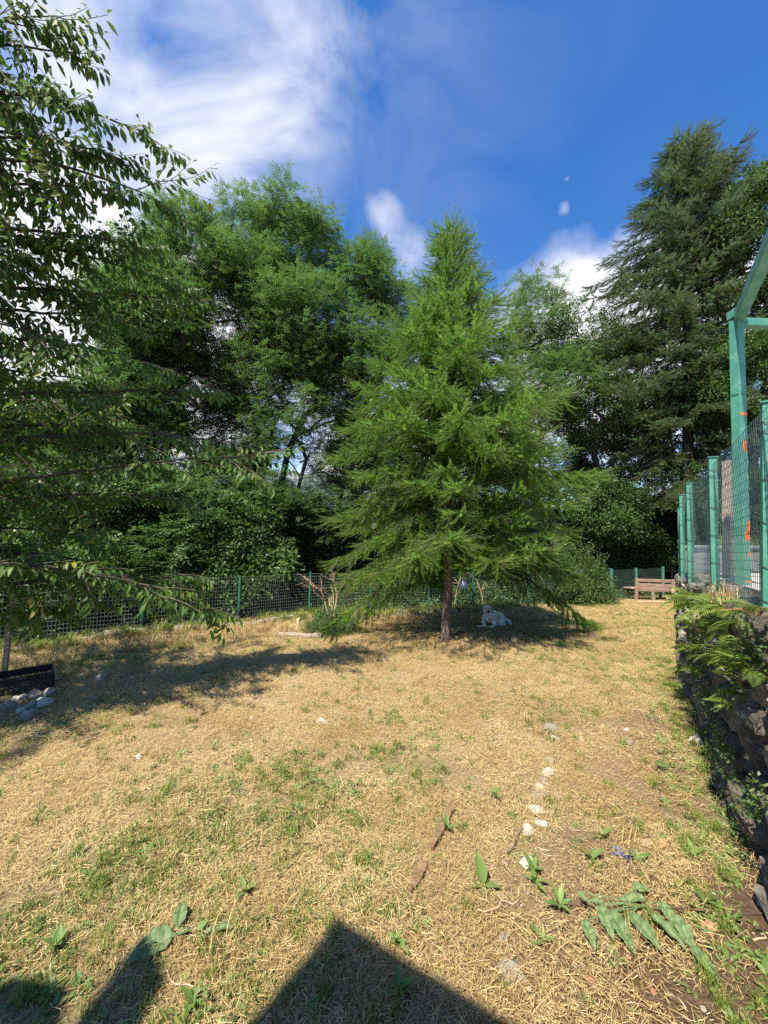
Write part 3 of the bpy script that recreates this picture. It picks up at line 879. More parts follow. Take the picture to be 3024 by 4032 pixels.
# --- young larch in the lawn
def larch(name, label, foot, top, rad_fn, z0, nbr, kitname, twig_scale, step, droop, trunk_r, group=None, seed=5, bark=BARKL, per=3, upk=.65):
    random.seed(seed)
    foot = Vector(foot); top = Vector(top)
    root = empty(name, foot, label=label, cat='tree', group=group)
    H = top.z - foot.z
    def axis(z):
        t = z / H
        return Vector(((top.x - foot.x) * t + .05 * math.sin(t * 5), (top.y - foot.y) * t, z))
    g = G()
    zs = [0, .06, .15, .4, .8, 1.3, 2, 3, 4.2, 5.4, 6.6, 7.6] if H < 10 else [H * k / 14 for k in range(15)]
    zs = [z for z in zs if z < H * .985] + [H]
    g.tube([axis(z) for z in zs], [max(.008, trunk_r * (1 - z / H) ** .8 * (1 + .55 * math.exp(-z / .16))) for z in zs], 12)
    g.build('trunk', bark, root, smooth=True)
    gb = G()
    pts = []; rots = []; scl = []
    for i in range(nbr):
        t = (i + random.random()) / nbr
        z = z0 + (H - .25 - z0) * t ** (.92 if H < 10 else .72)
        a = i * 2.39996 + random.uniform(-.35, .35)
        L = rad_fn((z - z0) / (H - z0), a) * random.uniform(.66, 1.16 if t > .25 else 1.02)
        up = .15 + upk * ((z - z0) / (H - z0)) + random.uniform(-.15, .15)
        dr = droop * (1 - .75 * (z - z0) / (H - z0)) * random.uniform(.7, 1.2)
        if H < 10 and t < .3 and -.75 < math.cos(a) < .97 and math.sin(a) < .35: dr *= .62; up += .05
        if H < 10 and t < .2 and .05 < math.cos(a) < .8 and math.sin(a) < .1: dr *= .5; L *= .72; up += .1
        o = axis(z); d = Vector((math.cos(a), math.sin(a), 0)); sd = Vector((-d.y, d.x, 0))
        bend = random.uniform(-.15, .15)
        def B(s):
            return o + d * (L * s) + sd * (bend * L * s * s) + Vector((0, 0, L * (up * s - dr * s * s + .28 * dr * s ** 5)))
        nb = max(4, int(L / .2))
        r0 = .005 + .007 * L * (trunk_r / .16) ** .5
        gb.tube([B(k / nb) for k in range(nb + 1)], [max(.003, r0 * (1 - k / nb) ** .8) for k in range(nb + 1)], 5, cap=False)
        ns = max(3, int(L / step))
        for k in range(ns):
            s = .12 + .88 * (k + random.random()) / ns
            p = B(s); tg = (B(min(1, s + .03)) - B(max(0, s - .03))).normalized()
            sg = 1 if (k % 2) else -1
            l2 = (.24 + .62 * L * .28 * (1 - s) ** .6) * random.uniform(.6, 1.2)
            d2 = (tg * .75 + sd * sg * random.uniform(.35, 1.0) + Vector((0, 0, random.uniform(-.15, .35)))).normalized()
            m2 = max(1, int(l2 / (.17 * twig_scale)))
            prev = p
            for q in range(m2):
                dd = (d2 + Vector((0, 0, -.34 * (q + .3) * random.uniform(.4, 1.3))) + rvec() * .2).normalized()
                nx = prev + dd * .17 * twig_scale
                if q: gb.tube([prev, nx], [.0025, .002], 3, cap=False)
                for e in range(1 if q < m2 - 1 else per - 1):
                    de = (dd + rvec() * .34 + Vector((0, 0, -.28))).normalized()
                    pts.append(prev); rots.append(de.to_track_quat('X', 'Z').to_euler()); scl.append(twig_scale * random.uniform(.7, 1.15))
                prev = nx
        for e in range(3):
            de = (B(1) - B(.9)).normalized() + rvec() * .25
            pts.append(B(.97)); rots.append(de.to_track_quat('X', 'Z').to_euler()); scl.append(twig_scale)
    for k in range(int(14)):      # leader
        z = H - .5 + .5 * k / 14
        de = Vector((random.gauss(0, .5), random.gauss(0, .5), 1)).normalized()
        pts.append(axis(min(z, H))); rots.append(de.to_track_quat('X', 'Z').to_euler()); scl.append(twig_scale * .8)
    gb.build('branches', BARK, root, smooth=True)['kind'] = 'stuff'
    pa = np.array([tuple(p) for p in pts])
    o = scatter('needles', kitname, pa, np.array([tuple(r) for r in rots]), scl, root)
    print(name, 'twigs', len(pts))
    return root

LF = gp(1755, 2520)
def rad_young(t, a):
    base = (3.05 * (1 - t) ** 1.4 + .30 * math.exp(-((t - .45) / .25) ** 2)) + .10
    side = 1 + (.15 if t < .22 else .05) * math.cos(a) - .22 * max(0, -math.sin(a)) * (t < .25)           # reaches further to the right
    return base * side
larch('young_larch_tree', 'bright green young larch standing alone on the lawn, dog at its foot', (LF.x, LF.y, float(hgt(LF.x, LF.y))), at(1785, 872, 7.2), rad_young, 1.27, 225, 'larch_twigs', .95, .064, .80, .088, seed=5, per=5)

OB = at(2705, 2340, 14.5)
def rad_old(t, a):
    return (2.9 * (1 - t ** 3) ** .9 * (1 + .25 * math.sin(a * 3 + t * 9)) + .35)
TP = at(2700, 540, 14.5)
larch('tall_larch_tree', 'very tall dark larch towering at the right over the bench', (OB.x, OB.y, float(hgt(OB.x, OB.y))), TP, rad_old, 3.2, 290, 'old_larch_twigs', 1.5, .14, .62, .24, seed=8, bark=BARK, per=6, upk=.1)

# --- cherry at the left edge
def cherry():
    random.seed(31)
    bx, by = -4.9, 2.7
    root = empty('cherry_tree', (0, 0, 0), label='cherry tree leaning in from the left edge with long hanging glossy leaves', cat='tree')
    trunk = [Vector((bx, by, -.1)), Vector((bx + .05, by, .8)), Vector((bx - .05, by + .1, 1.8)), Vector((bx + .1, by + .1, 3)), Vector((bx + .1, by, 4.2)), Vector((bx + .2, by, 5.6)), Vector((bx + .3, by, 7))]
    # limb tips from their places in the picture
    tips = [(190, 60, 3.0), (250, 200, 3.1), (230, 380, 3.0), (560, 520, 3.2), (610, 780, 3.5), (380, 740, 3.3), (420, 600, 3.4), (250, 560, 3.2),
            (520, 960, 3.8), (640, 1100, 4.0), (330, 950, 3.6), (700, 1180, 4.2), (450, 1250, 4.0), (250, 1150, 3.8), (560, 1420, 4.3), (340, 1500, 4.2),
            (760, 1540, 4.4), (880, 1740, 4.3), (1010, 1790, 4.3), (620, 1700, 4.4), (450, 1800, 4.3), (240, 1700, 4.2), (640, 1960, 4.6), (300, 2100, 4.4),
            (420, 2230, 4.2), (700, 2260, 4.1), (800, 2390, 4.0), (560, 2290, 4.0), (180, 2250, 3.9), (150, 2380, 3.8), (100, 1300, 3.6), (90, 700, 3.2), (80, 1500, 4),
            (60, 300, 3.0), (100, 100, 3), (60, 1000, 3.4), (30, 1900, 4), (-200, 500, 3), (-300, 1200, 3.2), (-300, 1900, 3.4), (-500, 800, 2.6), (-600, 1500, 2.8), (-200, 2150, 3.4)]
    cl = [at(a, b, y) for a, b, y in tips]
    # crown behind and above, outside the frame, that throws the shade on the lawn
    for k in range(46):
        cl.append(Vector((bx + random.gauss(0, 1.3), by + random.gauss(.2, 1.3), random.uniform(2.6, 6.3))))
    for k in range(34):
        cl.append(Vector((random.gauss(-6.0, .8), random.gauss(4.6, 1.0), random.uniform(2.6, 6.2))))
    nt_ = len(tips)
    cl = cl[:nt_] + [c for c in cl[nt_:] if c.y > -1.4 and (not (c.y < 2.6 or c.z > 4.4) or c.x < -1.05 * max(0, c.y) - 1.5 - .3 * (c.z - 1.6))]
    g = G(); g.tube(trunk, [.19, .15, .13, .11, .08, .05, .02], 10); g.build('trunk', BARK, root, smooth=True)
    gb = G(); P = []; Rr = []; S = []
    for c in cl:
        zt = max(.9, min(6.4, c.z - (c - Vector((bx, by, c.z))).length * .28))
        i = max(j for j in range(len(trunk)) if trunk[j].z <= zt)
        i = min(i, len(trunk) - 2)
        u = (zt - trunk[i].z) / (trunk[i + 1].z - trunk[i].z)
        a = trunk[i].lerp(trunk[i + 1], min(1, max(0, u)))
        L = (c - a).length
        mid = a.lerp(c, .5) + Vector((0, 0, .14 * L)) + rvec() * .12 * L
        n = max(5, int(L / .16))
        path = [a * (1 - t) ** 2 + mid * 2 * t * (1 - t) + c * t * t + rvec() * .012 for t in [k / n for k in range(n + 1)]]
        gb.tube(path, [.024 * (1 - k / n) ** .8 + .004 for k in range(n + 1)], 5, cap=False)
        for k in range(int(n * .35), n):
            for rep in range(2):
                if random.random() < .35: continue
                d = (path[k + 1] - path[k]).normalized()
                d = (d * .8 + rvec() * .55 + Vector((0, 0, -.2))).normalized()
                P.append(path[k]); Rr.append(d.to_track_quat('X', 'Z').to_euler()); S.append(random.uniform(.75, 1.1))
        for rep in range(4):
            d = ((c - path[-3]).normalized() + rvec() * .35 + Vector((0, 0, -.15))).normalized()
            P.append(c); Rr.append(d.to_track_quat('X', 'Z').to_euler()); S.append(random.uniform(.8, 1.1))
        for rep in range(3):
            q = path[random.randint(n // 3, n - 1)]
            side = (rvec() + Vector((0, 0, -.3))).normalized()
            e = q + side * random.uniform(.3, .7)
            gb.tube([q, q.lerp(e, .5) + rvec() * .03, e], [.005, .004, .003], 4, cap=False)
            for w in range(3):
                d = (side + rvec() * .5 + Vector((0, 0, -.2))).normalized()
                P.append(q.lerp(e, .4 + .3 * w)); Rr.append(d.to_track_quat('X', 'Z').to_euler()); S.append(random.uniform(.75, 1.05))
    gb.build('branches', BARK, root, smooth=True)['kind'] = 'stuff'
    # bare grey twigs low in the crown
    gd = G()
    for (x0, y0, x1, y1, Yd) in [(-50, 1640, 480, 1600, 3.6), (-50, 1850, 420, 1770, 3.7), (60, 1780, 260, 1960, 3.6), (-40, 1960, 330, 2010, 3.9), (150, 1650, 210, 1720, 3.6), (180, 1830, 260, 1990, 3.6), (-40, 1720, 150, 1680, 3.6)]:
        a, b = at(x0, y0, Yd), at(x1, y1, Yd + .5)
        m = a.lerp(b, .5) + rvec() * .08
        gd.tube([a, a.lerp(m, .5) + rvec() * .02, m, m.lerp(b, .5) + rvec() * .02, b], [.010, .008, .007, .005, .003], 5, cap=False)
        for k in range(5):
            q = a.lerp(b, random.uniform(.3, .9)); e = q + rvec() * .25
            gd.tube([q, e], [.004, .002], 3, cap=False)
    gd.build('bare_branches', GREYWOOD, root, smooth=True)
    scatter('foliage', 'cherry_shoots', np.array([tuple(p) for p in P]), np.array([tuple(r) for r in Rr]), S, root)
    # the largest leaves, nearest the camera, one by one
    lm = [cherry_leaf_mesh(k) for k in range(6)]
    random.seed(77)
    vis = [t for t in tips if t[0] > 60]
    for k in range(230):
        a, b, y = random.choice(vis[:12] + vis[16:19] + vis[24:30])
        c = at(a, b, y) + Vector((random.uniform(-.45, .12), random.uniform(-.2, .2), random.gauss(-.03, .1)))
        o = bpy.data.objects.new('leaf', lm[k % 6])
        d = Vector((random.uniform(-.2, .8), random.gauss(0, .4), -random.uniform(.5, 1.4))).normalized()
        o.rotation_euler = (d.to_track_quat('X', 'Z') @ Matrix.Rotation(random.uniform(-1, 1), 3, 'X').to_quaternion()).to_euler()
        o.location = c; s = random.uniform(.8, 1.15); o.scale = (s, s, s)
        link(o, root)
    print('cherry shoots', len(P))
    for ch in root.children: ch.location = ch.location - Vector((bx, by, 0))
    root.location = (bx, by, 0)
cherry()

# ------------------------------------------------------------------ garden fence along the forest edge
def square_post(h, w=.05, name='post', parent=None, loc=(0, 0, 0), rot=(0, 0, 0), mat=None, cap=True):
    g = G(); g.box((0, 0, h / 2), (w, w, h))
    o = g.build(name, mat or GPAINT, parent); o.location = loc; o.rotation_euler = rot
    if cap:
        c = G(); c.box((0, 0, h + .004), (w * 1.35, w * 1.35, .008))
        co = c.build('post_cap', mat or GPAINT, o)
    return o

def wire_panel(a, b, za, zb, h, parent, mat, r, hs, vs_, bottom=.03, belly=0.0):
    """welded wire between two posts; one joined mesh of wires"""
    g = G()
    a = Vector(a); b = Vector(b); d = b - a; L = d.length; n = Vector((-d.y, d.x, 0)).normalized()
    nv = int(L / vs_); nh = int((h - bottom) / hs)
    def bl(t, z): return n * belly * math.sin(PI * t) * math.sin(PI * min(1, z / h)) 
    for i in range(nh + 1):
        z = bottom + i * hs
        pts = []
        for k in range(7):
            t = k / 6
            pts.append(a.lerp(b, t) + bl(t, z) + Vector((0, 0, za * (1 - t) + zb * t + z + .006 * math.sin(k * 1.7 + i))))
        g.tube(pts, r, 3, cap=False)
    for i in range(1, nv + 1):
        t = i / (nv + .5)
        p = a.lerp(b, t); z0 = za * (1 - t) + zb * t
        ks = (0, .5, 1) if belly else (0, 1)
        g.tube([p + bl(t, bottom + k * nh * hs) + Vector((0, 0, z0 + bottom + k * nh * hs)) for k in ks], r, 3, cap=False)
    o = g.build('wire_mesh', mat, parent); o['kind'] = 'stuff'
    return o

random.seed(3)
FP = [(-120, 2560, 6.2), (120, 2526, 6.9), (570, 2490, 7.9), (945, 2455, 9.1), (1220, 2415, 10.3), (1462, 2410, 10.5), (1690, 2405, 10.8), (1865, 2397, 11.2), (2080, 2386, 11.8), (2290, 2375, 12.4), (2408, 2365, 13.1), (2505, 2360, 13.8), (2610, 2352, 14.3)]
fence = empty('wire_fence', (0, 0, 0), label='green welded wire fence along the forest edge, from the left edge round to the bench', cat='fence')
prev = None
for px, py, Y in FP:
    q = at(px, 2300, Y); z = float(hgt(q.x, q.y)) - .02
    H = 1.12 + random.uniform(-.02, .02)
    square_post(H, .045 if px < 2200 else .06, 'post', fence, (q.x, q.y, z), (random.gauss(0, .012), random.gauss(0, .02), 0), mat=GPAINT_SHADE if px < 2200 else None, cap=False)
    if prev is not None:
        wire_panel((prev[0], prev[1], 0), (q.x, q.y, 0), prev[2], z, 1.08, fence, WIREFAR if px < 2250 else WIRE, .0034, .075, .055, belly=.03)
    prev = (q.x, q.y, z)

# old log edging under the fence
EDGE = [(30, 2575, 400, 2512, 'mossy'), (410, 2508, 720, 2480, 'shaded'), (740, 2478, 1010, 2462, 'grey'), (1010, 2460, 1150, 2440, 'short'),
        (1080, 2500, 1270, 2508, 'half buried'), (1560, 2425, 1800, 2416, 'sunlit'), (1820, 2414, 2010, 2404, 'bleached')]
ELAB = ['mossy log edging at the left end of the fence foot', 'long shaded log edging under the left fence', 'grey split log edging left of the short white stake',
        'short round log behind the white stake', 'half buried log in the grass in front of the small shrub', 'log edging left of the larch trunk under the fence',
        'bleached log edging between the larch trunk and the dog']
for (x0, y0, x1, y1, _), lab in zip(EDGE, ELAB):
    a, b = gp(x0, y0), gp(x1, y1)
    g = G(); n = 9; r = random.uniform(.055, .08); pts = []; rr = []
    for k in range(n + 1):
        t = k / n; p = a.lerp(b, t) + rvec() * .018
        p.z = float(hgt(p.x, p.y)) + r * .6 + random.uniform(-.012, .012); pts.append(p); rr.append(r * random.uniform(.8, 1.15))
    c = (a + b) / 2; c.z = 0
    g.tube([p - c for p in pts], rr, 8)
    tag(g.build('log', GREYWOOD, loc=c), lab, 'log', 'old log edging along the fence')

# rocks -----------------------------------------------------------------
def rock(name, label, p, size, mat, cat='stone', group=None, seed=0, sink=.25, rot=None):
    me = pebble_mesh(seed + 20, 3, 1, name, mat, .3)
    # sharpen: flatten a few sides
    r_ = random.Random(seed)
    for _ in range(6):
        n = Vector((r_.gauss(0, 1), r_.gauss(0, 1), abs(r_.gauss(0, 1)) * .8)).normalized(); k = r_.uniform(.30, .42)
        for v in me.vertices:
            d = v.co.dot(n)
            if d > k: v.co -= n * (d - k) * .9
    o = bpy.data.objects.new(name, me); link(o)
    o.scale = size; o.location = (p[0], p[1], p[2] + size[2] * (.5 - sink))
    o.rotation_euler = (r_.uniform(-.2, .2), r_.uniform(-.2, .2), rot if rot is not None else r_.uniform(0, 3))
    tag(o, label, cat, group)
    return o

LAWN = [
    (2170, 2855, 75, 38, STONEG, 'slate grey stone lying furthest up the row, beyond the pale ones'),
    (2187, 2893, 32, 18, STONEW, 'small white stone just below the slate grey one'),
    (2285, 2902, 38, 22, STONEW, 'little white stone right of the stone row in straw'),
    (2468, 2878, 32, 20, STONEW, 'small pinkish white stone near the wall side of the lawn'),
    (2477, 2922, 36, 26, STONEG, 'small dark grey stone near the wall side of the lawn'),
    (2166, 2978, 52, 26, STONEG, 'flat dark grey stone above a chalky one in the row'),
    (2160, 3028, 62, 34, STONEW, 'chalky stone in the row beneath the flat dark grey one'),
    (2140, 3058, 42, 26, STONEG, 'bluish grey stone tucked beneath a chalky one'),
    (2132, 3084, 36, 18, STONEW, 'thin white stone sliver in the middle of the row'),
    (2122, 3116, 62, 28, STONEG, 'half buried grey stone in the middle of the row'),
    (2110, 3176, 66, 42, STONEW, 'bright white angular stone standing alone in the row'),
    (2128, 3236, 76, 30, STONEW, 'flat white stone directly above a rounder white one'),
    (2082, 3268, 62, 52, STONEW, 'rounded white stone, brightest of the lower pair'),
    (2082, 3388, 80, 52, STONEW, 'long dusty white stone at the lower end of the row'),
    (1268, 2836, 50, 30, STONEW, 'white stone in the straw left of the lawn centre'),
    (992, 2828, 26, 18, STONEW, 'tiny pale stone near the edge of the cherry shade'),
    (545, 2990, 28, 22, STONEW, 'lone round white stone on the left half of the lawn'),
    (2010, 3790, 110, 72, STONEG, 'big pale grey stone in the straw near the bottom of the picture'),
    (1985, 3672, 34, 26, STONEG, 'small grey stone above the big pale grey one'),
    (2750, 2925, 55, 66, STONEW, 'upright pinkish white stone at the foot of the wall'),
    (390, 2660, 56, 70, STONEG, 'grey rock in the tree shade right of the black crate'),
    (365, 2745, 34, 24, STONEG, 'small grey stone below the shaded rock'),
    (2370, 3605, 44, 20, TILE, 'flat reddish tile piece beside the nettle leaves'),
    (2325, 3850, 36, 26, TILE, 'orange brick fragment low in the straw at the right'),
    (2605, 3312, 42, 24, TILE, 'orange brick fragment lying near the wall'),
    (2540, 3314, 46, 18, STONEW, 'flat white chip left of the orange brick fragment'),
    (2700, 3390, 32, 30, TILE, 'dull red brick lump further right near the wall'),
    (2790, 3650, 62, 34, TILE, 'tan tile piece on bare soil under the nettle'),
]
for i, (px, py, w, h, m, lab) in enumerate(LAWN):
    p = gp(px, py + h * .3); k = p.y / F
    sz = (w * k * 1.1, max(.03, w * k * .8), max(.025, h * k * 1.3))
    rock('stone' if m is not TILE else 'brick_fragment', lab, (p.x, p.y, float(hgt(p.x, p.y))), sz, m, 'stone' if m is not TILE else 'brick', 'stones lying in the lawn' if m is not TILE else 'brick and tile bits on the lawn', seed=i, sink=.56, rot=random.uniform(-.4, .4))

# rubble heap by the crate
HEAP = [(40, 2770, 46, STONEG, 'brown grey rubble stone, leftmost of the heap'), (85, 2790, 36, STONEW, 'cream rubble stone at the bottom left of the heap'), (90, 2740, 34, STONEW, 'round yellowish rubble stone touching the crate'),
        (128, 2770, 50, STONEG, 'flat grey rubble stone in the middle of the heap'), (140, 2728, 52, STONEG, 'pale grey rubble slab under the crate corner'), (170, 2760, 58, STONEW, 'largest whitish rubble rock at the right of the heap'),
        (195, 2722, 50, STONEG, 'ragged grey rubble rock at the upper right of the heap'), (60, 2745, 30, STONEW, 'small cream rubble stone behind the others'), (120, 2805, 60, STONEG, 'low brown grey rubble slab in front of the heap'),
        (10, 2780, 34, STONEG, 'rubble stone cut by the left picture edge')]
for i, (px, py, w, m, lab) in enumerate(HEAP):
    p = gp(px, py + w * .25); k = p.y / F
    rock('rubble_stone', lab, (p.x, p.y, float(hgt(p.x, p.y))), (w * k * 1.1, w * k * .9, w * k * .8), m, 'stone', 'rubble heap in front of the black crate', seed=60 + i, sink=.15)

# black crate ------------------------------------------------------------
def crate():
    a, b = gp(-40, 2752), gp(205, 2708)
    d = (b - a); d.z = 0; L = d.length; ang = math.atan2(d.y, d.x)
    root = empty('black_crate', ((a.x + b.x) / 2, (a.y + b.y) / 2, float(hgt((a.x + b.x) / 2, (a.y + b.y) / 2)) + .01), (0, 0, ang), 'black slatted plastic crate lying at the left edge behind the rubble', 'crate')
    W, H = .38, .19
    g = G(); g.box((0, W / 2, .01), (L, W, .012)); g.build('crate_floor', BLACKP, root)
    for nm, y in (('crate_side', 0), ('crate_side', W)):
        s = G()
        s.box((0, y, H - .012), (L, .018, .024)); s.box((0, y, .035), (L, .014, .02)); s.box((0, y, .085), (L, .012, .012)); s.box((0, y, .135), (L, .011, .055))
        n = int(L / .045)
        for k in range(n + 1): s.box((-L / 2 + L * k / n, y + .0015, H / 2 + .004), (.010, .0095, H - .03))
        s.build(nm, BLACKP, root)
    for x in (-L / 2 - .008, L / 2 + .008):
        s = G(); s.box((x, W / 2, H - .012), (.018, W + .02, .024)); s.box((x, W / 2, .035), (.014, W, .02))
        s.box((x, W / 2, .11), (.012, W * .96, .05))
        for k in range(9): s.box((x + .001, .01 + (W - .02) * k / 8, H / 2), (.0095, .010, H - .03))
        s.build('crate_end', BLACKP, root)
crate()

# stakes -----------------------------------------------------------------
def stake(name, label, px, py, h, w, mat, tilt=(0, 0), d=None):
    p = gp(px, py); g = G(); g.box((0, 0, h / 2 - .03), (w, d or w * .8, h + .06), taper=.92, jit=w * .06)
    o = g.build(name, mat, loc=(p.x, p.y, float(hgt(p.x, p.y)))); o.rotation_euler = (tilt[0], tilt[1], random.uniform(-.4, .4)); bevel(o, w * .08)
    return tag(o, label, 'stake')
stake('wooden_stake', 'tall grey wooden stake at the left picture edge', 12, 2700, 1.12, .055, GREYWOOD, (0, .02))
stake('wooden_stake', 'short bleached white stake by the fence left of the small shrub', 1172, 2482, .27, .075, DEAD, (0, .03))
stake('wooden_stake', 'stubby brown stake end behind the log edging', 1075, 2462, .12, .06, BROWNWOOD, (0, 0))

# bag hanging on the fence -------------------------------------------------
def bag():
    p = at(1823, 2300, 11.05)
    g = G()
    prof = [(.0, .10), (.03, .045), (.09, .075), (.17, .11), (.25, .12), (.32, .10), (.36, .03)]
    vs = []; n = 12
    for z, r in prof:
        for k in range(n):
            t = 2 * PI * k / n; q = r * (1 + .18 * math.sin(3 * t + z * 20) + .1 * math.sin(5 * t))
            vs.append((q * math.cos(t), q * .5 * math.sin(t), .18 - z))
    fs = [(i * n + k, i * n + (k + 1) % n, (i + 1) * n + (k + 1) % n, (i + 1) * n + k) for i in range(len(prof) - 1) for k in range(n)]
    g.add(vs, fs)
    o = g.build('plastic_bag', BAGW, smooth=True, loc=(p.x, p.y - .12, p.z)); tag(o, 'crumpled pale grey plastic bag hanging on the fence under the larch', 'bag')
bag()

# ------------------------------------------------------------------ small shrub with dead stems
def shrub(name, label, c, rx, rz, n, kitname, scale, group=None, stems=8, seed=1, ry=None):
    random.seed(seed)
    root = empty(name, (c[0], c[1], float(hgt(c[0], c[1]))), label=label, cat='shrub', group=group)
    ry = ry or rx
    g = G(); pts = []
    for k in range(n):
        u = rvec(); u.z = abs(u.z); q = random.random() ** .45
        pts.append((u.x * rx * q, u.y * ry * q, max(.03, u.z * rz * q * 2 * random.uniform(.6, 1) + .02)))
    for k in range(stems):
        e = Vector(random.choice(pts)); m = e * .5 + rvec() * .06; m.z = abs(m.z)
        g.tube([(random.uniform(-.05, .05), random.uniform(-.05, .05), -.05), m, e], [.012, .008, .004], 5, cap=False)
    g.build('stems', TWIG, root)
    o = scatter('foliage', kitname, pts, np.stack([rng.uniform(-.5, .5, n), rng.uniform(-.5, .5, n), rng.uniform(0, 6.3, n)], 1), scale * rng.uniform(.7, 1.2, n), root)
    return root
c = gp(1310, 2490)
r_ = shrub('small_shrub', 'low yellow green shrub with bare bleached stems sticking up, left of the larch trunk', c, .60, .27, 620, 'shrub_sprigs', .66, seed=2)
def dead_stems(root):
    random.seed(9); g = G()
    def br(p, d, L, r, lv):
        n = 4; pts = [p]
        for k in range(n): d = (d + rvec() * .16).normalized(); pts.append(pts[-1] + d * L / n)
        g.tube(pts, [r * (1 - .5 * k / n) for k in range(n + 1)], 6, cap=False)
        if lv:
            for k in range(4):
                q = pts[random.randint(1, n)]; dd = (d + rvec() * .75 + Vector((0, 0, .25))).normalized()
                br(q, dd, L * random.uniform(.4, .65), r * .5, lv - 1)
    br(Vector((.03, 0, .1)), Vector((.02, 0, 1)), .70, .022, 3)
    br(Vector((-.02, 0, .1)), Vector((-.28, 0, .95)), .75, .020, 3)
    br(Vector((.1, -.1, .1)), Vector((.9, 0, .25)), .6, .012, 1)
    g.build('dead_stems', DEAD, root, smooth=True)
dead_stems(r_)

c = at(2250, 2340, 12.6)
shrub('rose_bush', 'pale green rose bush arching over the fence right of the young larch', (c.x, c.y), 1.5, 1.15, 1250, 'shrub_sprigs', 1.15, seed=3, ry=.9)
HB = [(330, 2470, 9.5, 1.3, 1.12, 'light green bush beyond the fence behind the hanging cherry twigs'), (40, 2480, 8.5, 1.1, 1.20, 'light green bush beyond the fence at the left edge'),
      (640, 2440, 10.5, 1.2, 0.90, 'bush beyond the fence under the leaning ash'), (1180, 2400, 11.5, .7, .42, 'small bright bush pressed against the fence by the dead shrub'),
      (1000, 2400, 12.5, 1.5, 0.90, 'dark bush behind the middle of the left fence'), (1550, 2370, 13, 1.7, 0.90, 'dark bush behind the fence left of the larch trunk'),
      (1950, 2350, 14, 1.8, 0.98, 'dark bush behind the fence above the dog'), (2420, 2320, 16, 1.8, 1.20, 'dark bush behind the right fence corner'), (2680, 2310, 16.5, 1.7, 1.20, 'dark bush behind the bench'),
      (1300, 2150, 13.0, 1.0, .8, 'leafy bush between the ash trunks and the larch')]
for i, (px, py, Y, rx, rz, lab) in enumerate(HB):
    q = at(px, py, Y)
    shrub('bush', lab, (q.x, q.y), rx, rz, int(420 * rx), 'shrub_sprigs' if i in (0, 1, 3) else 'broad_sprigs', 1.25, 'bushes behind the garden fence', seed=100 + i, ry=.9)

# pale bare saplings by the fence
def sapling(label, px, py, Y, h, seed):
    random.seed(seed); q = at(px, py, Y); g = G(); z0 = float(hgt(q.x, q.y))
    pts = [Vector((0, 0, -.05))]
    d = Vector((random.uniform(-.1, .1), 0, 1))
    for k in range(5): d = (d + rvec() * .15).normalized(); pts.append(pts[-1] + d * h / 5)
    g.tube(pts, [.022, .018, .015, .012, .009, .005], 6)
    for k in range(6):
        p = pts[random.randint(2, 5)]; e = p + (rvec() + Vector((0, 0, .6))) * .35
        g.tube([p, p.lerp(e, .5) + rvec() * .04, e], [.009, .006, .003], 4, cap=False)
    tag(g.build('dead_sapling', DEAD, loc=(q.x, q.y, z0), smooth=True), label, 'sapling', 'bare saplings behind the fence')
sapling('bare pale sapling behind the fence left of the short white stake', 1110, 2440, 10.3, 1.1, 3)
sapling('bare grey sapling behind the fence right of the larch trunk', 1790, 2400, 11.6, 1.0, 4)
sapling('thin bare sapling behind the fence below the hanging bag', 1900, 2400, 11.9, .9, 5)

# ------------------------------------------------------------------ bench, rail fence, planks
def beam(g, a, b, w, t, up=Vector((0, 0, 1))):
    a = Vector(a); b = Vector(b); d = (b - a); L = d.length; d.normalize()
    s = d.cross(up).normalized(); u = s.cross(d)
    M = Matrix((d, s, u)).transposed()
    g.box((a + b) / 2, (L, w, t), rot=M)
def bench():
    q = gp(2577, 2366); 
    root = empty('wooden_bench', (q.x, q.y, float(hgt(q.x, q.y))), (0, 0, R(-4)), 'weathered brown slatted bench seen from behind at the end of the lawn', 'bench')
    k = q.y / F; W = 136 * k; H = .76
    for x in (-W / 2, W / 2):
        g = G(); beam(g, (x, .0, -.04), (x, -.05, H), .05, .10, Vector((1, 0, 0)))
        bevel(g.build('back_post', BENCHW, root), .006)
    for z in (H - .065, H - .225, H - .385):
        g = G(); g.box((0, .045, z), (W + .02, .028, .105), jit=.004); bevel(g.build('back_slat', BENCHW, root), .005)
    g = G(); beam(g, (0.02, .075, -.03), (-.03, .06, .40), .05, .10, Vector((1, 0, 0))); bevel(g.build('middle_brace', GREYWOOD, root), .005)
    for j in range(4):
        g = G(); g.box((0, .14 + .115 * j, .40), (W + .25 + (.35 if j == 1 else 0), .095, .03), jit=.004); bevel(g.build('seat_slat', BENCHW, root), .004)
    for x in (-W / 2 + .05, W / 2 - .05):
        g = G(); g.box((x, .56, .19), (.07, .07, .38)); bevel(g.build('front_leg', BENCHW, root), .005)
        g = G(); g.box((x + .045, .30, .36), (.04, .58, .06)); bevel(g.build('seat_bearer', BENCHW, root), .005)
bench()
def plank(name, label, a, b, w, t, mat, cat='plank', group=None, z0=None):
    a = (a[0], a[1], a[2] + zs(a[0], a[1])); b = (b[0], b[1], b[2] + zs(b[0], b[1]))
    c = (Vector(a) + Vector(b)) / 2
    g = G(); beam(g, Vector(a) - c, Vector(b) - c, w, t); o = g.build(name, mat, loc=c); bevel(o, .004)
    return tag(o, label, cat, group)
a = gp(2510, 2374); b = gp(2705, 2384); plank('fallen_pole', 'pale pole lying on the grass in front of the bench', (a.x, a.y, .05), (b.x, b.y, .12), .05, .04, DEAD, 'pole')
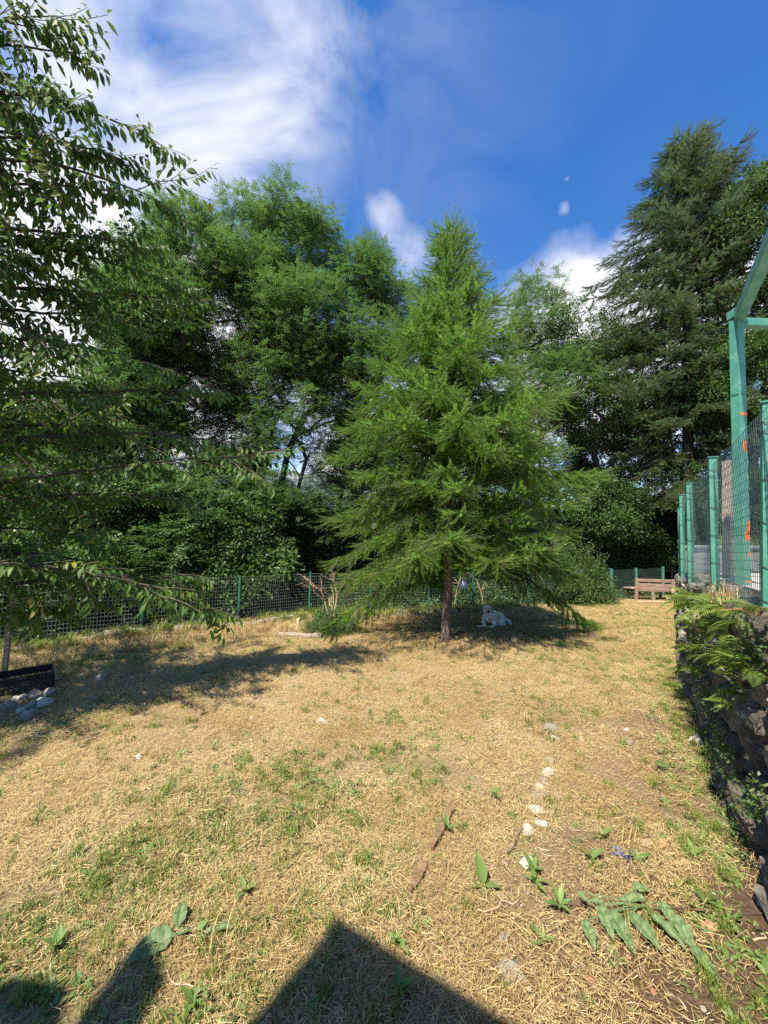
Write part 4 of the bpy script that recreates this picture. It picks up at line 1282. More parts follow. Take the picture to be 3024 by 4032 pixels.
a = gp(2625, 2378); b = gp(2710, 2384); plank('board', 'pale board on low blocks right of the bench', (a.x, a.y, .18), (b.x, b.y, .18), .14, .035, DEAD, 'board')
a = gp(2640, 2368); b = gp(2720, 2370); plank('board', 'bleached upper board beside the bench, behind the low one', (a.x, a.y, .38), (b.x, b.y, .38), .12, .03, DEAD, 'board')
a = gp(2642, 2364); b = gp(2680, 2386); plank('board', 'brown board leaning down from the right bench post', (a.x, a.y, .42), (b.x, b.y, .06), .12, .03, BENCHW, 'board')
def rail():
    q = at(2640, 2360, 15.3); root = empty('rail_fence', (q.x, q.y, float(hgt(q.x, q.y))), label='rough pole rail fence in the shade behind the bench', cat='fence')
    g = G(); g.tube([(-.5, 0, .92), (0, .02, .89), (.6, .0, .86), (1.2, 0, .82)], .032, 7); g.build('rail', GREYWOOD, root)
    g = G(); g.tube([(-.5, .06, .42), (.3, .07, .40), (1.2, .06, .38)], .03, 7); g.build('rail', GREYWOOD, root)
    for x in (-.3, .12, .45, .95):
        g = G(); g.tube([(x, .06, -.1), (x + random.uniform(-.03, .03), .06, random.uniform(.95, 1.3))], [.035, .026], 7); g.build('post', GREYWOOD, root)
rail()

# ------------------------------------------------------------------ dry stone wall and terrace
WA = Vector((1.05, .45, 0)); WB = Vector((4.60, 5.88, 0))
WD = (WB - WA).normalized(); WN = Vector((-WD.y, WD.x, 0))      # towards the lawn
WL = (WB - WA).length; WT = 1.26
WE = Vector((1.08, 1.45, 0)).normalized()                        # terrace edge beyond the corner
def terrace():
    g = G()
    P = [WA - WN * .16 - WD * 3, WB - WN * .16 - WD * .12, WB - WN * .16 + WE * 1.9, Vector((14, 8.2, 0)), Vector((14, -3, 0))]
    n = len(P)
    vs = [p + Vector((0, 0, -.2)) for p in P] + [p + Vector((0, 0, WT - .03)) for p in P]
    for p in vs: p.z += zs(p.x, p.y)
    g.add(vs, [tuple(range(n, 2 * n))] + [(i, (i + 1) % n, n + (i + 1) % n, n + i) for i in range(n)])
    tag(g.build('terrace_ground', EARTH), 'raised earth terrace behind the stone wall', 'terrace', kind='structure')
    g = G(); z = WT - .02
    Q = [WA - WN * .34 - WD * 2.5, WB - WN * .36, WB - WN * .36 + WE * 1.5, Vector((12, 7.4, 0)), Vector((12, -2.5, 0))]
    vs = [p + Vector((0, 0, z - .005)) for p in Q] + [p + Vector((0, 0, z + .012)) for p in Q]; n = 5
    for p in vs: p.z += zs(p.x, p.y)
    g.add(vs, [tuple(range(n, 2 * n))] + [(i, (i + 1) % n, n + (i + 1) % n, n + i) for i in range(n)])
    tag(g.build('pavement', PAVE), 'pale paving on the raised terrace', 'paving', kind='structure')
terrace()

def stone_block(seed):
    bm = bmesh.new(); bmesh.ops.create_cube(bm, size=1)
    bmesh.ops.subdivide_edges(bm, edges=bm.edges[:], cuts=5, use_grid_fill=True)
    off = Vector((seed * 5.3, seed * 2.1, seed * 1.3))
    for v in bm.verts:
        p = v.co.copy()
        l = (abs(p.x * 2) ** 4 + abs(p.y * 2) ** 4 + abs(p.z * 2) ** 4) ** .25
        v.co = p / max(l, .001) * (1 + .0) * max(abs(p.x * 2), abs(p.y * 2), abs(p.z * 2))
        v.co += Vector((mnoise.noise(p * 2.6 + off), mnoise.noise(p * 2.6 + off + Vector((9, 0, 0))), mnoise.noise(p * 2.6 + off + Vector((0, 9, 0))))) * .15
        v.co += Vector((mnoise.noise(p * 6 + off), mnoise.noise(p * 6 - off), mnoise.noise(p * 7 + off * 2))) * .09
    me = bpy.data.meshes.new('stone'); bm.to_mesh(me); bm.free(); me.materials.append(STONE)
    return me
def wall():
    random.seed(21)
    root = empty('stone_wall', (0, 0, 0), label='dark dry stone retaining wall under the green terrace fence at the right', cat='wall')
    g = G()
    c0 = WA - WN * .20; c1 = WB - WN * .20
    vs = [c0 + WN * .02 + Vector((0, 0, -.2)), c1 + WN * .02 + Vector((0, 0, -.2)), c1 + WN * .0 + Vector((0, 0, WT - .06)), c0 + WN * .0 + Vector((0, 0, WT - .06)),
          c0 - WN * .2 + Vector((0, 0, -.2)), c1 - WN * .2 + Vector((0, 0, -.2)), c1 - WN * .2 + Vector((0, 0, WT - .06)), c0 - WN * .2 + Vector((0, 0, WT - .06))]
    for p in vs: p.z += zs(p.x, p.y)
    g.add(vs, [(0, 1, 2, 3), (1, 5, 6, 2), (5, 4, 7, 6), (4, 0, 3, 7), (3, 2, 6, 7)])
    g.build('earth_core', EARTH, root)
    ms = [stone_block(k) for k in range(12)]
    ang = math.atan2(WD.y, WD.x); cnt = 0
    z = -.06
    while z < WT - .05:
        h = random.uniform(.13, .27)
        if z + h > WT - .06: h = WT - z + .01
        s = random.uniform(-.2, 0)
        while s < WL:
            w = random.uniform(.16, .50) * (1.15 if z < .4 else 1)
            hh = h * random.uniform(.85, 1.1)
            o = bpy.data.objects.new('stone', ms[cnt % 12]); cnt += 1
            out = -.09 + .06 * (1 - z / WT) + random.uniform(-.05, .05)
            c = WA + WD * (s + w / 2) + WN * out + Vector((0, 0, z + h / 2 + random.uniform(-.02, .02)))
            c.z += zs(c.x, c.y); o.location = c; o.scale = (w * 1.04, random.uniform(.26, .36), hh * 1.06)
            o.rotation_euler = (random.gauss(0, .07), random.gauss(0, .12), ang + random.gauss(0, .12))
            link(o, root); s += w + .005
        z += h
    # the end of the wall, turning away
    z = -.05
    a2 = math.atan2(WE.y, WE.x)
    while z < WT - .1:
        h = random.uniform(.15, .26); s = .05
        while s < 1.6:
            w = random.uniform(.2, .45)
            o = bpy.data.objects.new('stone', ms[cnt % 12]); cnt += 1
            o.location = WB + WE * (s + w / 2) - WN * .06 + Vector((0, 0, z + h / 2)); o.location.z += zs(o.location.x, o.location.y); o.scale = (w * 1.04, .3, h * 1.05)
            o.rotation_euler = (random.gauss(0, .07), random.gauss(0, .1), a2 + random.gauss(0, .1)); link(o, root); s += w
        z += h
    print('wall stones', cnt)
wall()

# grey parapet and bank at the far side of the terrace
def parapet():
    root = empty('concrete_parapet', (0, 0, 0), label='low grey concrete parapet across the far side of the terrace', cat='wall')
    a = Vector((5.75, 7.35, WT - .02 + zs(5.75, 7.35))); b = Vector((12.5, 9.2, WT - .02 + zs(12.5, 9.2))); n = 4
    for k in range(n):
        p, q = a.lerp(b, k / n), a.lerp(b, (k + 1) / n - .003); g = G()
        beam(g, p + Vector((0, 0, .23)), q + Vector((0, 0, .23)), .14, .46); bevel(g.build('wall_panel', CONC, root), .008)
    g = G(); beam(g, a + Vector((-.03, 0, .49)), b + Vector((0, 0, .49)), .22, .055); bevel(g.build('coping', CONC, root), .008)
parapet()
def bank():
    g = G(); nu, nv = 40, 10; vs = []
    for j in range(nv):
        for i in range(nu):
            t = i / (nu - 1); s = j / (nv - 1)
            y = 8.0 + 3.5 * t + 5 * s; x = .84 * y + 10 * t - .1
            z = zs(x, y) + WT - .3 + 1.1 * s ** .7 * (1 if t > .03 else 0) + .25 * mnoise.noise(Vector((x * .9, y * .9, 4)))
            vs.append((x, y, z if 0 < i else -.5))
    g.add(vs, [(j * nu + i, j * nu + i + 1, (j + 1) * nu + i + 1, (j + 1) * nu + i) for j in range(nv - 1) for i in range(nu - 1)])
    m = mat_noise('bank_soil', [(.25, (.07, .075, .03)), (.5, (.20, .18, .10)), (.75, (.36, .32, .22))], scale=5, rough=1, bump=.8)
    tag(g.build('bank', m, smooth=True), 'grassy stony bank rising behind the parapet', 'bank', kind='structure')
    pts = []; 
    for k in range(420):
        t = random.random(); s = random.random() ** 1.3
        y = 8.0 + 3.5 * t + 5 * s; x = .86 * y + 10 * t
        pts.append((x, y, zs(x, y) + WT - .28 + 1.1 * s ** .7))
    n = len(pts)
    tag(scatter('bank_grass', 'tall_tufts', pts, np.stack([np.zeros(n), np.zeros(n), rng.uniform(0, 6.3, n)], 1), rng.uniform(.8, 2.0, n)), 'rough tufts of grass on the bank behind the parapet', 'grass')
bank()

# ------------------------------------------------------------------ terrace fence
def on_wall(px, Y):      # fence line a little behind the wall's face
    q = at(px, 2200, Y); return q
tf = empty('terrace_fence', (0, 0, 0), label='green wire fence with square posts on top of the stone wall', cat='fence')
TPOST = [((1.30, .83), (0, .0)), ((2.17, 2.18), (.03, .055)), ((3.01, 3.50), (0, .012)), ((3.84, 4.82), (0, .006)), ((4.46, 5.74), (.0, .03))]
TH = 1.22; tz = WT - .10
prevp = None
for i, ((x, y), tilt) in enumerate(TPOST):
    po = square_post(TH + .10, .062 if i < 2 else .058, 'post', tf, (x, y, tz + zs(x, y)), (tilt[0], tilt[1], math.atan2(WD.y, WD.x)))
    for z in (.16, .36, .60, .86, 1.14, 1.20):
        g = G(); a0 = random.uniform(-.5, .5)
        ring = [Vector((.040 * math.copysign(abs(math.cos(t)) ** .5, math.cos(t)), .040 * math.copysign(abs(math.sin(t)) ** .5, math.sin(t)), z + .018 * math.sin(t + a0))) for t in [2 * PI * k / 12 for k in range(13)]]
        g.tube(ring, .0028, 4, cap=False); g.build('tie_wire', TIE, po)
    if prevp:
        wire_panel((prevp[0], prevp[1], 0), (x, y, 0), WT - .04 + zs(prevp[0], prevp[1]), WT - .04 + zs(x, y), 1.20, tf, WIRE, .0021, .062, .05, bottom=.02, belly=-.05 if i < 4 else -.10)
    prevp = (x, y)
# last bay turns away round the corner
e = Vector((4.46, 5.74, 0)) + WE * 1.7
square_post(TH + .05, .058, 'post', tf, (e.x, e.y, tz + zs(e.x, e.y)), (0, 0, .9))
wire_panel((4.46, 5.74, 0), (e.x, e.y, 0), WT - .04 + zs(4.46, 5.74), WT - .04 + zs(e.x, e.y), 1.18, tf, WIRE, .0024, .062, .05, bottom=.02, belly=.05)

# ------------------------------------------------------------------ green steel pergola
def pergola():
    q = at(2926, 2295, 4.3); q.z = WT - .01 + zs(q.x, q.y)
    root = empty('steel_pergola', q, label='tall green steel pergola post with two roof beams, patches of orange primer', cat='pergola')
    top = at(2930, 1262, 4.3).z - q.z
    g = G(); g.box((0, 0, top / 2), (.10, .10, top), rot=Matrix.Rotation(.25, 3, 'Z')); post = g.build('post', GPAINT, root); bevel(post, .006)
    # orange primer patches, thin coats over the paint
    def patch(z, h, x0, x1, seed):
        random.seed(seed); g = G(); rot = Matrix.Rotation(.25, 3, 'Z'); n = 9; y = -.0515
        up = []; lo = []
        for k in range(n + 1):
            x = x0 + (x1 - x0) * k / n
            e = math.sin(PI * min(1, max(0.12, k / n)))
            up.append(rot @ Vector((x, y, z + h * .5 * (.5 + .5 * random.random())))); lo.append(rot @ Vector((x, y, z - h * .5 * (.35 + .65 * random.random()))))
        g.add(up + lo, [(k, k + n + 1, k + n + 2, k + 1) for k in range(n)]); g.build('primer_patch', ORANGE, root)
    hz = lambda py: at(2930, py, 4.3).z - q.z
    patch(hz(1636), .05, -.048, .048, 1); patch(hz(1760), .16, -.03, .03, 2); patch(hz(1762), .10, -.01, .035, 3)
    patch(hz(2085), .22, -.005, .045, 4); patch(hz(2110), .14, -.03, .045, 5); patch(hz(2180), .07, .01, .047, 6); patch(hz(2288), .03, -.048, .046, 7)
    g = G(); g.box((0, -.02, hz(1240)), (.13, .16, .10)); bevel(g.build('bracket', GPAINT, root), .01)
    g = G(); g.box((-.035, -.05, hz(1265)), (.035, .05, .20)); bevel(g.build('hook', GPAINT, root), .01)
    # rafter rising towards the viewer and a cross beam going right
    a = Vector((.01, -.02, top + .02)); b = at(3110, 780, 2.9) - q
    g = G(); beam(g, a, b, .10, .12); bevel(g.build('rafter', GPAINT, root), .006)
    g = G(); beam(g, Vector((.07, .02, top - .02)), Vector((3.2, .15, top + .03)), .09, .09); bevel(g.build('cross_beam', GPAINT, root), .006)
    g = G(); ring = [Vector((.062 * math.cos(t), .062 * math.sin(t), hz(1555) + .01 * math.sin(t))) for t in [2 * PI * k / 12 for k in range(13)]]
    g.tube(ring, .004, 4, cap=False); g.build('tie_wire', TIE, root)
pergola()
q = at(2868, 2290, 5.6)
g = G(); g.box((0, 0, .85), (.11, .10, 1.75), jit=.006, taper=.95); o = g.build('timber_post', GREYWOOD, loc=(q.x, q.y, WT - .02 + zs(q.x, q.y))); o.rotation_euler = (0, .03, .4); bevel(o, .01)
tag(o, 'weathered square timber post behind the green wire fence', 'post')

# ------------------------------------------------------------------ plants on and below the wall
def frond_mesh(L, n=15, W=.075, seed=0):
    random.seed(seed); g = G()
    def P(t): return Vector((L * t * (1 - .12 * t), 0, L * (.55 * t - .75 * t * t)))
    g.tube([P(k / 7) for k in range(8)], [.0022 * (1 - k / 9) for k in range(8)], 3, tone=.9, cap=False)
    for k in range(n):
        t = .12 + .86 * k / n; p = P(t); d = (P(t + .02) - P(t)).normalized()
        w = W * math.sin(PI * min(1, .22 + .80 * t)) * random.uniform(.85, 1.1)
        for sg in (1, -1):
            dd = (Vector((0, sg, 0)) + d * .55 + Vector((0, 0, -.18))).normalized()
            g.leaf(p, dd, (0, 0, 1), max(.012, w), .016, .3 + .5 * random.random(), fold=.1, seg=2)
    return g.mesh('frond', FERN)
FR = [frond_mesh(random.uniform(.24, .36), seed=k) for k in range(5)]
def fern(label, p, n, s, out, seed, group='ferns growing from the stone wall'):
    random.seed(seed)
    root = empty('fern', p, label=label, cat='fern', group=group)
    base = math.atan2(out.y, out.x)
    for k in range(n):
        o = bpy.data.objects.new('frond', FR[k % 5])
        o.rotation_euler = (random.gauss(0, .3), -random.uniform(-.25, .55), base + random.uniform(-1.5, 1.5)); q = s * random.uniform(.7, 1.15); o.scale = (q, q, q)
        link(o, root)
def wall_pt(px, py, out=.08):
    """a point on the wall's face seen at that place"""
    d = ray(px, py); o = Vector((0, 0, CAMH)); base = WA + WN * out
    t = (base - o).dot(WN) / d.dot(WN); return o + d * t
FERNS = [(2760, 2385, 9, 1.0, 'fern on the wall top below the second nearest post'), (2830, 2420, 9, .9, 'fern hanging left of the fallen dead branch'), (2720, 2370, 8, 1.0, 'fern at the far end of the wall top'),
         (2790, 2480, 8, .8, 'bright fern halfway up the wall beside dark stones'), (2890, 2590, 7, .6, 'golden green fern on the upper wall'), (2960, 2560, 8, .6, 'fern nearest the right picture edge on the upper wall'),
         (2980, 2640, 7, .55, 'fern hanging low at the right picture edge'), (2930, 2740, 5, .5, 'small fern in a wall crevice'), (2900, 2790, 4, .5, 'lowest small fern in the dark joint'), (2860, 2500, 7, .7, 'fern tuft in the middle of the wall'),
         (3000, 2420, 8, .6, 'fern at the foot of the nearest fence post'), (2740, 2450, 7, .7, 'fern beside the rough end stone of the wall'), (2860, 2395, 8, .7, 'fern right of the dead branch at the wall top'), (2925, 2460, 7, .55, 'fern between two posts just under the fence'), (2770, 2560, 7, .8, 'fern on the far part of the wall, mid height'), (2825, 2600, 6, .6, 'fern beside the ash seedling'), (2745, 2640, 6, .7, 'low fern on the far part of the wall')]
for i, (px, py, n, s, lab) in enumerate(FERNS):
    fern(lab, wall_pt(px, py, .12), n + 2, s * 1.2, (WN + Vector((0, 0, 0)) - WD * .2).normalized(), 300 + i)

def face_cover():
    random.seed(51); pts = []
    def add(n, px, py, sx, sy, out=.1):
        for _ in range(n):
            x = random.gauss(px, sx); y = random.gauss(py, sy)
            if x < 2700: continue
            p = wall_pt(x, y, out + random.uniform(-.04, .08))
            if 0 < p.z - zs(p.x, p.y) < WT + .1: pts.append(p)
    add(34, 2745, 2560, 30, 90); add(24, 2720, 2450, 16, 60); add(14, 2850, 2520, 70, 40); add(20, 2750, 2700, 25, 60); add(14, 2960, 2600, 50, 40); add(16, 2840, 2430, 60, 16)
    add(26, 2830, 2950, 25, 50, .12); add(22, 2930, 3150, 25, 60, .12); add(24, 2780, 2790, 25, 60, .12)
    n = len(pts)
    tag(scatter('wall_creeper', 'ground_leaves', [tuple(p) for p in pts], np.stack([rng.uniform(-.6, .6, n), rng.uniform(-.6, .6, n), rng.uniform(0, 6.3, n)], 1), rng.uniform(.28, .5, n)), 'small leafy creeper growing over the stone wall', 'creeper')
    pts = []
    for k in range(520):     # weeds along the foot
        s = random.uniform(.2, WL); p = WA + WD * s + WN * (.18 + abs(random.gauss(0, .16)) * (1 + .04 * s)); pts.append((p.x, p.y, float(hgt(p.x, p.y))))
    n = len(pts)
    tag(scatter('foot_weeds', 'weed_rosettes', pts, np.stack([rng.uniform(-.3, .3, n), rng.uniform(-.3, .3, n), rng.uniform(0, 6.3, n)], 1), rng.uniform(.4, 1.0, n)), 'low weeds crowding the foot of the stone wall', 'weeds')
    tag(scatter('foot_grass', 'tall_tufts', pts[::4], np.stack([np.zeros(len(pts[::4]))] * 2 + [rng.uniform(0, 6.3, len(pts[::4]))], 1), rng.uniform(.25, .5, len(pts[::4]))), 'dry and green grass tufts at the wall foot', 'grass')
face_cover()
# trailing stem with paired leaves on the wall
def wall_sapling():
    root_p = wall_pt(2860, 2640, .1)
    root = empty('ash_seedling', root_p, label='bright ash seedling with paired leaflets hanging on the wall front', cat='seedling')
    g = G(); random.seed(4)
    for (x, y) in ((2800, 2600), (2830, 2570), (2850, 2660), (2900, 2570)):
        e = wall_pt(x, y, .22) - root_p; g.tube([(0, 0, 0), e * .5 + Vector((0, 0, .03)), e], [.004, .003, .002], 4, cap=False)
        s = e.normalized(); sd = s.cross(Vector((0, 0, 1))).normalized()
        for k in range(7):
            for sg in (1, -1):
                l = G(); l.leaf((0, 0, 0), (sd * sg + s * .6 + rvec() * .15), WN + Vector((0, 0, .5)), .07, .028, random.random(), seg=3)
                l.build('leaflet', FERN, root, loc=e * (.3 + .1 * k))
    g.build('stem', TWIG, root)
wall_sapling()
# dead branch and red stems on the wall top
g = G(); random.seed(8)
a = wall_pt(2735, 2445, .22); b = wall_pt(2840, 2385, .05); c_ = a.lerp(b, .5)
pts = [a - c_ + Vector((0, 0, -.04)), a.lerp(b, .15) - c_ + Vector((0, 0, .03)), a.lerp(b, .4) - c_ + Vector((0, 0, .045)), a.lerp(b, .7) - c_ + Vector((0, 0, .02)), b - c_]
g.tube(pts, [.018, .03, .024, .017, .01], 8)
for k in range(4): g.tube([pts[0], pts[0] + rvec() * .10], [.010, .004], 4)
tag(g.build('dead_branch', DEAD, loc=c_, smooth=True), 'pale dead branch with a knotty end lying over the wall top', 'branch')
g = G()
a = wall_pt(2990, 2425, .15)
for k in range(5):
    e = rvec(); e.z = abs(e.z) * .3
    g.tube([(0, 0, 0), e * .07 + Vector((0, 0, .02)), e * .15], [.004, .003, .0015], 4)
tag(g.build('red_bramble_stem', REDW, loc=a), 'reddish bramble stems at the foot of the nearest fence post', 'bramble')
# dry grass wisps through the fence
q = at(2960, 2230, 2.5)
n = 5; pts = [(q.x + random.gauss(0, .12), q.y + random.gauss(.1, .1), WT + zs(q.x, q.y)) for _ in range(n)]
tag(scatter('dry_grass_wisps', 'dry_tufts', pts, np.stack([np.zeros(n), np.zeros(n), rng.uniform(0, 6.3, n)], 1), rng.uniform(.8, 1.5, n)), 'straw coloured grass wisps poking through the terrace fence', 'grass')

# ------------------------------------------------------------------ boards, cable, plastic on the lawn
def rotten(label, x0, y0, x1, y1, w, seed):
    random.seed(seed); a, b = gp(x0, y0), gp(x1, y1); c = (a + b) / 2
    d = (b - a).normalized(); s = Vector((-d.y, d.x, 0)); n = 10; L = (b - a).length
    vs = []; 
    for z in (.002, .024):
        for k in range(n + 1):
            t = k / n - .5; ww = w * random.uniform(.8, 1.05) * (1 - .5 * abs(t * 2) ** 4)
            for sg in (-1, 1): vs.append(d * L * t + s * sg * ww / 2 + Vector((0, 0, z + (random.uniform(-.003, .006) if z > .01 else 0))))
    m = 2 * (n + 1); fs = []
    for k in range(n):
        i = 2 * k; fs += [(m + i, m + i + 1, m + i + 3, m + i + 2), (i, i + 2, m + i + 2, m + i), (i + 1, m + i + 1, m + i + 3, i + 3)]
    fs += [(0, m, m + 1, 1), (2 * n, 2 * n + 1, m + 2 * n + 1, m + 2 * n)]
    g = G(); g.add(vs, fs); o = g.build('rotten_board', BROWNWOOD, loc=(c.x, c.y, float(hgt(c.x, c.y)) + .012)); tag(o, label, 'board', 'rotten boards in the straw')
rotten('longer rotten brown board lying in the straw at the lawn centre', 1788, 3170, 1700, 3345, .048, 1)
rotten('shorter tapering rotten board piece, nearer the camera', 1672, 3408, 1612, 3520, .052, 2)
g = G(); pts = [gp(2560, 3612), gp(2700, 3614), gp(2850, 3618), gp(3024, 3622), gp(3300, 3640)]; c_ = pts[2].copy()
g.tube([p - c_ + Vector((0, 0, .03 + .012 * math.sin(i * 2))) for i, p in enumerate(pts)], .0042, 6)
tag(g.build('cable', CABLE, loc=c_), 'thin brown cable running to the right edge across bare soil', 'cable')
g = G(); random.seed(12)
for k in range(7):
    d = rvec(); d.z = abs(d.z) * .4; g.leaf((random.gauss(0, .02), random.gauss(0, .015), .012), d, (0, 0, 1), .06, .035, seg=3, fold=.5)
p = gp(2470, 3395); tag(g.build('plastic_scrap', BLUEP, loc=p), 'crumpled dark blue plastic scrap in the straw', 'scrap')
def stick(label, x0, y0, x1, y1, r, mat, seed, group='sticks on the lawn'):
    random.seed(seed); a, b = gp(x0, y0), gp(x1, y1); c = (a + b) / 2; g = G()
    pts = [a.lerp(b, k / 5) - c + Vector((random.gauss(0, .008), random.gauss(0, .008), .018 + random.uniform(0, .012))) for k in range(6)]
    g.tube(pts, [r * (1 - .08 * k) for k in range(6)], 6); tag(g.build('stick', mat, loc=c, smooth=True), label, 'stick', group)
stick('brown twig standing out between green leaves at the lower left', 905, 3650, 860, 3780, .006, TWIG, 1)
stick('long curved pale stalk at the lower left in the grass', 610, 3845, 770, 3925, .0045, DEAD, 2)
stick('bleached stalk lying left of the nettle leaves', 1880, 3610, 2045, 3570, .0035, DEAD, 3)
stick('bleached stalk at the right edge under the cable', 2970, 3730, 3040, 3690, .0045, DEAD, 4)
stick('dark thin branch between the white stones and the board', 2000, 3370, 2060, 3275, .005, TWIG, 5)

# ------------------------------------------------------------------ single leafy weeds
def serrated_leaf(L, W, mat, seed, name='leaf'):
    random.seed(seed); g = G(); n = 9; vs = []; fs = []
    for k in range(n + 1):
        t = k / n; w = W * .5 * math.sin(PI * min(1, t ** .75)) ** .8 if 0 < k < n else .001
        if k % 2: w *= .86
        z = -.25 * L * t * t + .004 * math.sin(k * 2)
        vs += [(L * t, w, z + w * .35), (L * t, w * .5, z + w * .28 + .003 * (k % 2)), (L * t, 0, z), (L * t, -w * .5, z + w * .28 + .003 * (k % 2)), (L * t, -w, z + w * .35)]
    for k in range(n):
        for j in range(4): a = k * 5 + j; fs.append((a, a + 1, a + 6, a + 5))
    g.add(vs, fs, .5)
    for i in range(len(g.t)): g.t[i] = 1.5 if i % 5 == 2 else (random.uniform(-.1, .3) if (i // 5) % 2 else random.uniform(.4, .9))
    return g.mesh(name, mat, smooth=False)
NL = [serrated_leaf(.13, .062, NETTLE, k) for k in range(4)]
def leaf_plant(name, label, p, leaves, meshes, mat_stem, cat='plant', group=None, stem_h=.04):
    """leaves: (angle, pitch, scale, dx, dy)"""
    root = empty(name, (p[0], p[1], float(hgt(p[0], p[1])) + .004), label=label, cat=cat, group=group)
    g = G(); g.tube([(0, 0, -.01), (0, 0, stem_h * .5), (.004, 0, stem_h)], [.004, .0035, .003], 5)
    for i, (a, pt, s, dx, dy) in enumerate(leaves):
        o = bpy.data.objects.new('leaf', meshes[i % len(meshes)]); o.location = (dx, dy, stem_h * .8); o.rotation_euler = (random.uniform(-.2, .2), -pt, a); o.scale = (s, s, s); link(o, root)
        if dx or dy: g.tube([(0, 0, stem_h * .6), (dx * .5, dy * .5, stem_h * .9), (dx, dy, stem_h * .8)], .0028, 4, cap=False)
    g.build('stem', mat_stem, root)
    return root
NETL = [(2300, 3680, 2325, 3740, .85), (2360, 3620, 2400, 3710, 1.05), (2400, 3640, 2475, 3755, 1.25), (2480, 3650, 2555, 3730, 1.1), (2545, 3590, 2440, 3590, 1.0), (2490, 3550, 2560, 3545, .8),
        (2560, 3650, 2640, 3715, 1.15), (2600, 3600, 2640, 3660, .9), (2650, 3650, 2720, 3755, 1.05), (2720, 3770, 2800, 3860, .9), (2270, 3570, 2310, 3600, .5), (2380, 3610, 2330, 3600, .5)]
np_ = gp(2540, 3610)
lv = []
for x0, y0, x1, y1, s in NETL:
    a, b = gp(x0, y0), gp(x1, y1); d = b - a
    lv.append((math.atan2(d.y, d.x), .12, s * .95, a.x - np_.x, a.y - np_.y))
random.seed(5)
leaf_plant('nettle_plant', 'cut nettle stem with big serrated grey green leaves at the lower right', np_, lv, NL, NETTLE, 'nettle', stem_h=.05)
def oval(L, W, mat, seed):
    random.seed(seed); g = G(); g.leaf((0, 0, 0), (1, 0, 0), (0, 0, 1), L, W, .6, fold=.16, droop=.2, seg=5); return g.mesh('leaf', mat, smooth=True)
DL = [oval(.115, .056, WEED, k) for k in range(3)]
leaf_plant('plantain', 'plantain with three broad pale green leaves right of the lawn centre', gp(1905, 3495), [(1.7, .9, 1.15, 0, 0), (3.3, .25, .7, 0, 0), (-.1, .25, .75, 0, 0), (4.4, .1, .5, 0, 0)], DL, WEED, stem_h=.015)
BL = [serrated_leaf(.16, .095, NETTLE, 9 + k) for k in range(2)]
leaf_plant('burdock', 'largest felty leaf lying where the left shadow begins', gp(690, 3720), [(3.65, .05, 1.1, 0, 0), (.3, .3, .35, 0, 0)], BL, NETTLE, stem_h=.03)
leaf_plant('burdock', 'round felty leaf just above the largest one', gp(700, 3690), [(1.9, .4, .62, 0, 0)], BL, NETTLE, stem_h=.03)
leaf_plant('burdock', 'oval pale leaf right of the round felty one', gp(845, 3700), [(.2, .2, .5, 0, 0), (3.4, .2, .3, 0, 0)], BL, NETTLE, stem_h=.03)
leaf_plant('burdock', 'small bright leaf between the felty leaves', gp(770, 3710), [(.9, .4, .5, 0, 0)], DL, WEED, stem_h=.03)
WL_ = [oval(.075, .026, WEED, k) for k in range(4)]
WP = [(2100, 3420, 6, 'five fingered weed right below the dusty white stone'), (2330, 3385, 6, 'five fingered weed left of the blue scrap'), (2205, 3560, 6, 'dark weed above the nettle, left side'), (2105, 3465, 5, 'weed sprouting under the long dusty stone'),
      (1560, 3700, 7, 'grassy weed at the edge of the big shadow'), (960, 3520, 6, 'weed tuft in the green patch near the centre left'), (220, 3720, 7, 'dark green thistle like weed at the lower left'), (2370, 3290, 4, 'small light weed in the straw right of the stones'),
      (2510, 3390, 5, 'weed just right of the blue scrap'), (1760, 3250, 5, 'weed beside the longer rotten board'), (760, 3960, 6, 'weed at the bottom edge left of the big shadow'), (2140, 3700, 5, 'upright weed below the dark one'), (840, 2935, 4, 'single small weed left of centre on open straw'),
      (2730, 3360, 5, 'leafy weed near the wall foot among chips'), (2600, 3010, 5, 'leafy weed further up beside the wall foot'), (1580, 3900, 8, 'dark weed inside the big shadow'), (1950, 3120, 5, 'weed left of the stone row'), (2770, 3560, 5, 'light weed on bare soil at the right')]
random.seed(66)
for x, y, n, lab in WP:
    p = gp(x, y + 20)
    leaf_plant('weed', lab, p, [(2 * PI * k / n + random.uniform(-.3, .3), random.uniform(.2, 1.1), random.uniform(.6, 1.1) * (.8 + .12 * p.y), 0, 0) for k in range(n)], WL_, WEED, group='single weeds in the lawn', stem_h=.02)

# ------------------------------------------------------------------ grass, straw and litter
def in_lawn(x, y):
    s = np.interp(x, BX, BY) - y
    d = (x - WA.x) * WN.x + (y - WA.y) * WN.y       # >0 on the lawn side of the wall
    beyond = (x - WB.x) * WD.x + (y - WB.y) * WD.y > 0
    vis = np.abs(x) < y * 1.08 + .9
    return (s > -.3) & ((d > .12) | beyond) & vis & (y > .55)
def lay(n, x0, x1, y0, y1, dens):
    x = rng.uniform(x0, x1, n); y = rng.uniform(y0, y1, n)
    k = in_lawn(x, y) & (rng.random(n) < dens(x, y)); x = x[k]; y = y[k]
    return np.stack([x, y, hgt(x, y)], 1)
def spin(n, t=.05): return np.stack([rng.normal(0, t, n), rng.normal(0, t, n), rng.uniform(0, 6.3, n)], 1)
p = lay(11000, -10, 11, .5, 14.5, lambda x, y: np.clip(1 - .42 * fsoil(x, y) - .35 * fgreen(x, y), .1, 1))
p[:, 2] += .002
tag(scatter('dry_straw', 'straw_tiles', p, spin(len(p)), rng.uniform(.62, .98, len(p))), 'dry mown straw covering the lawn', 'straw')
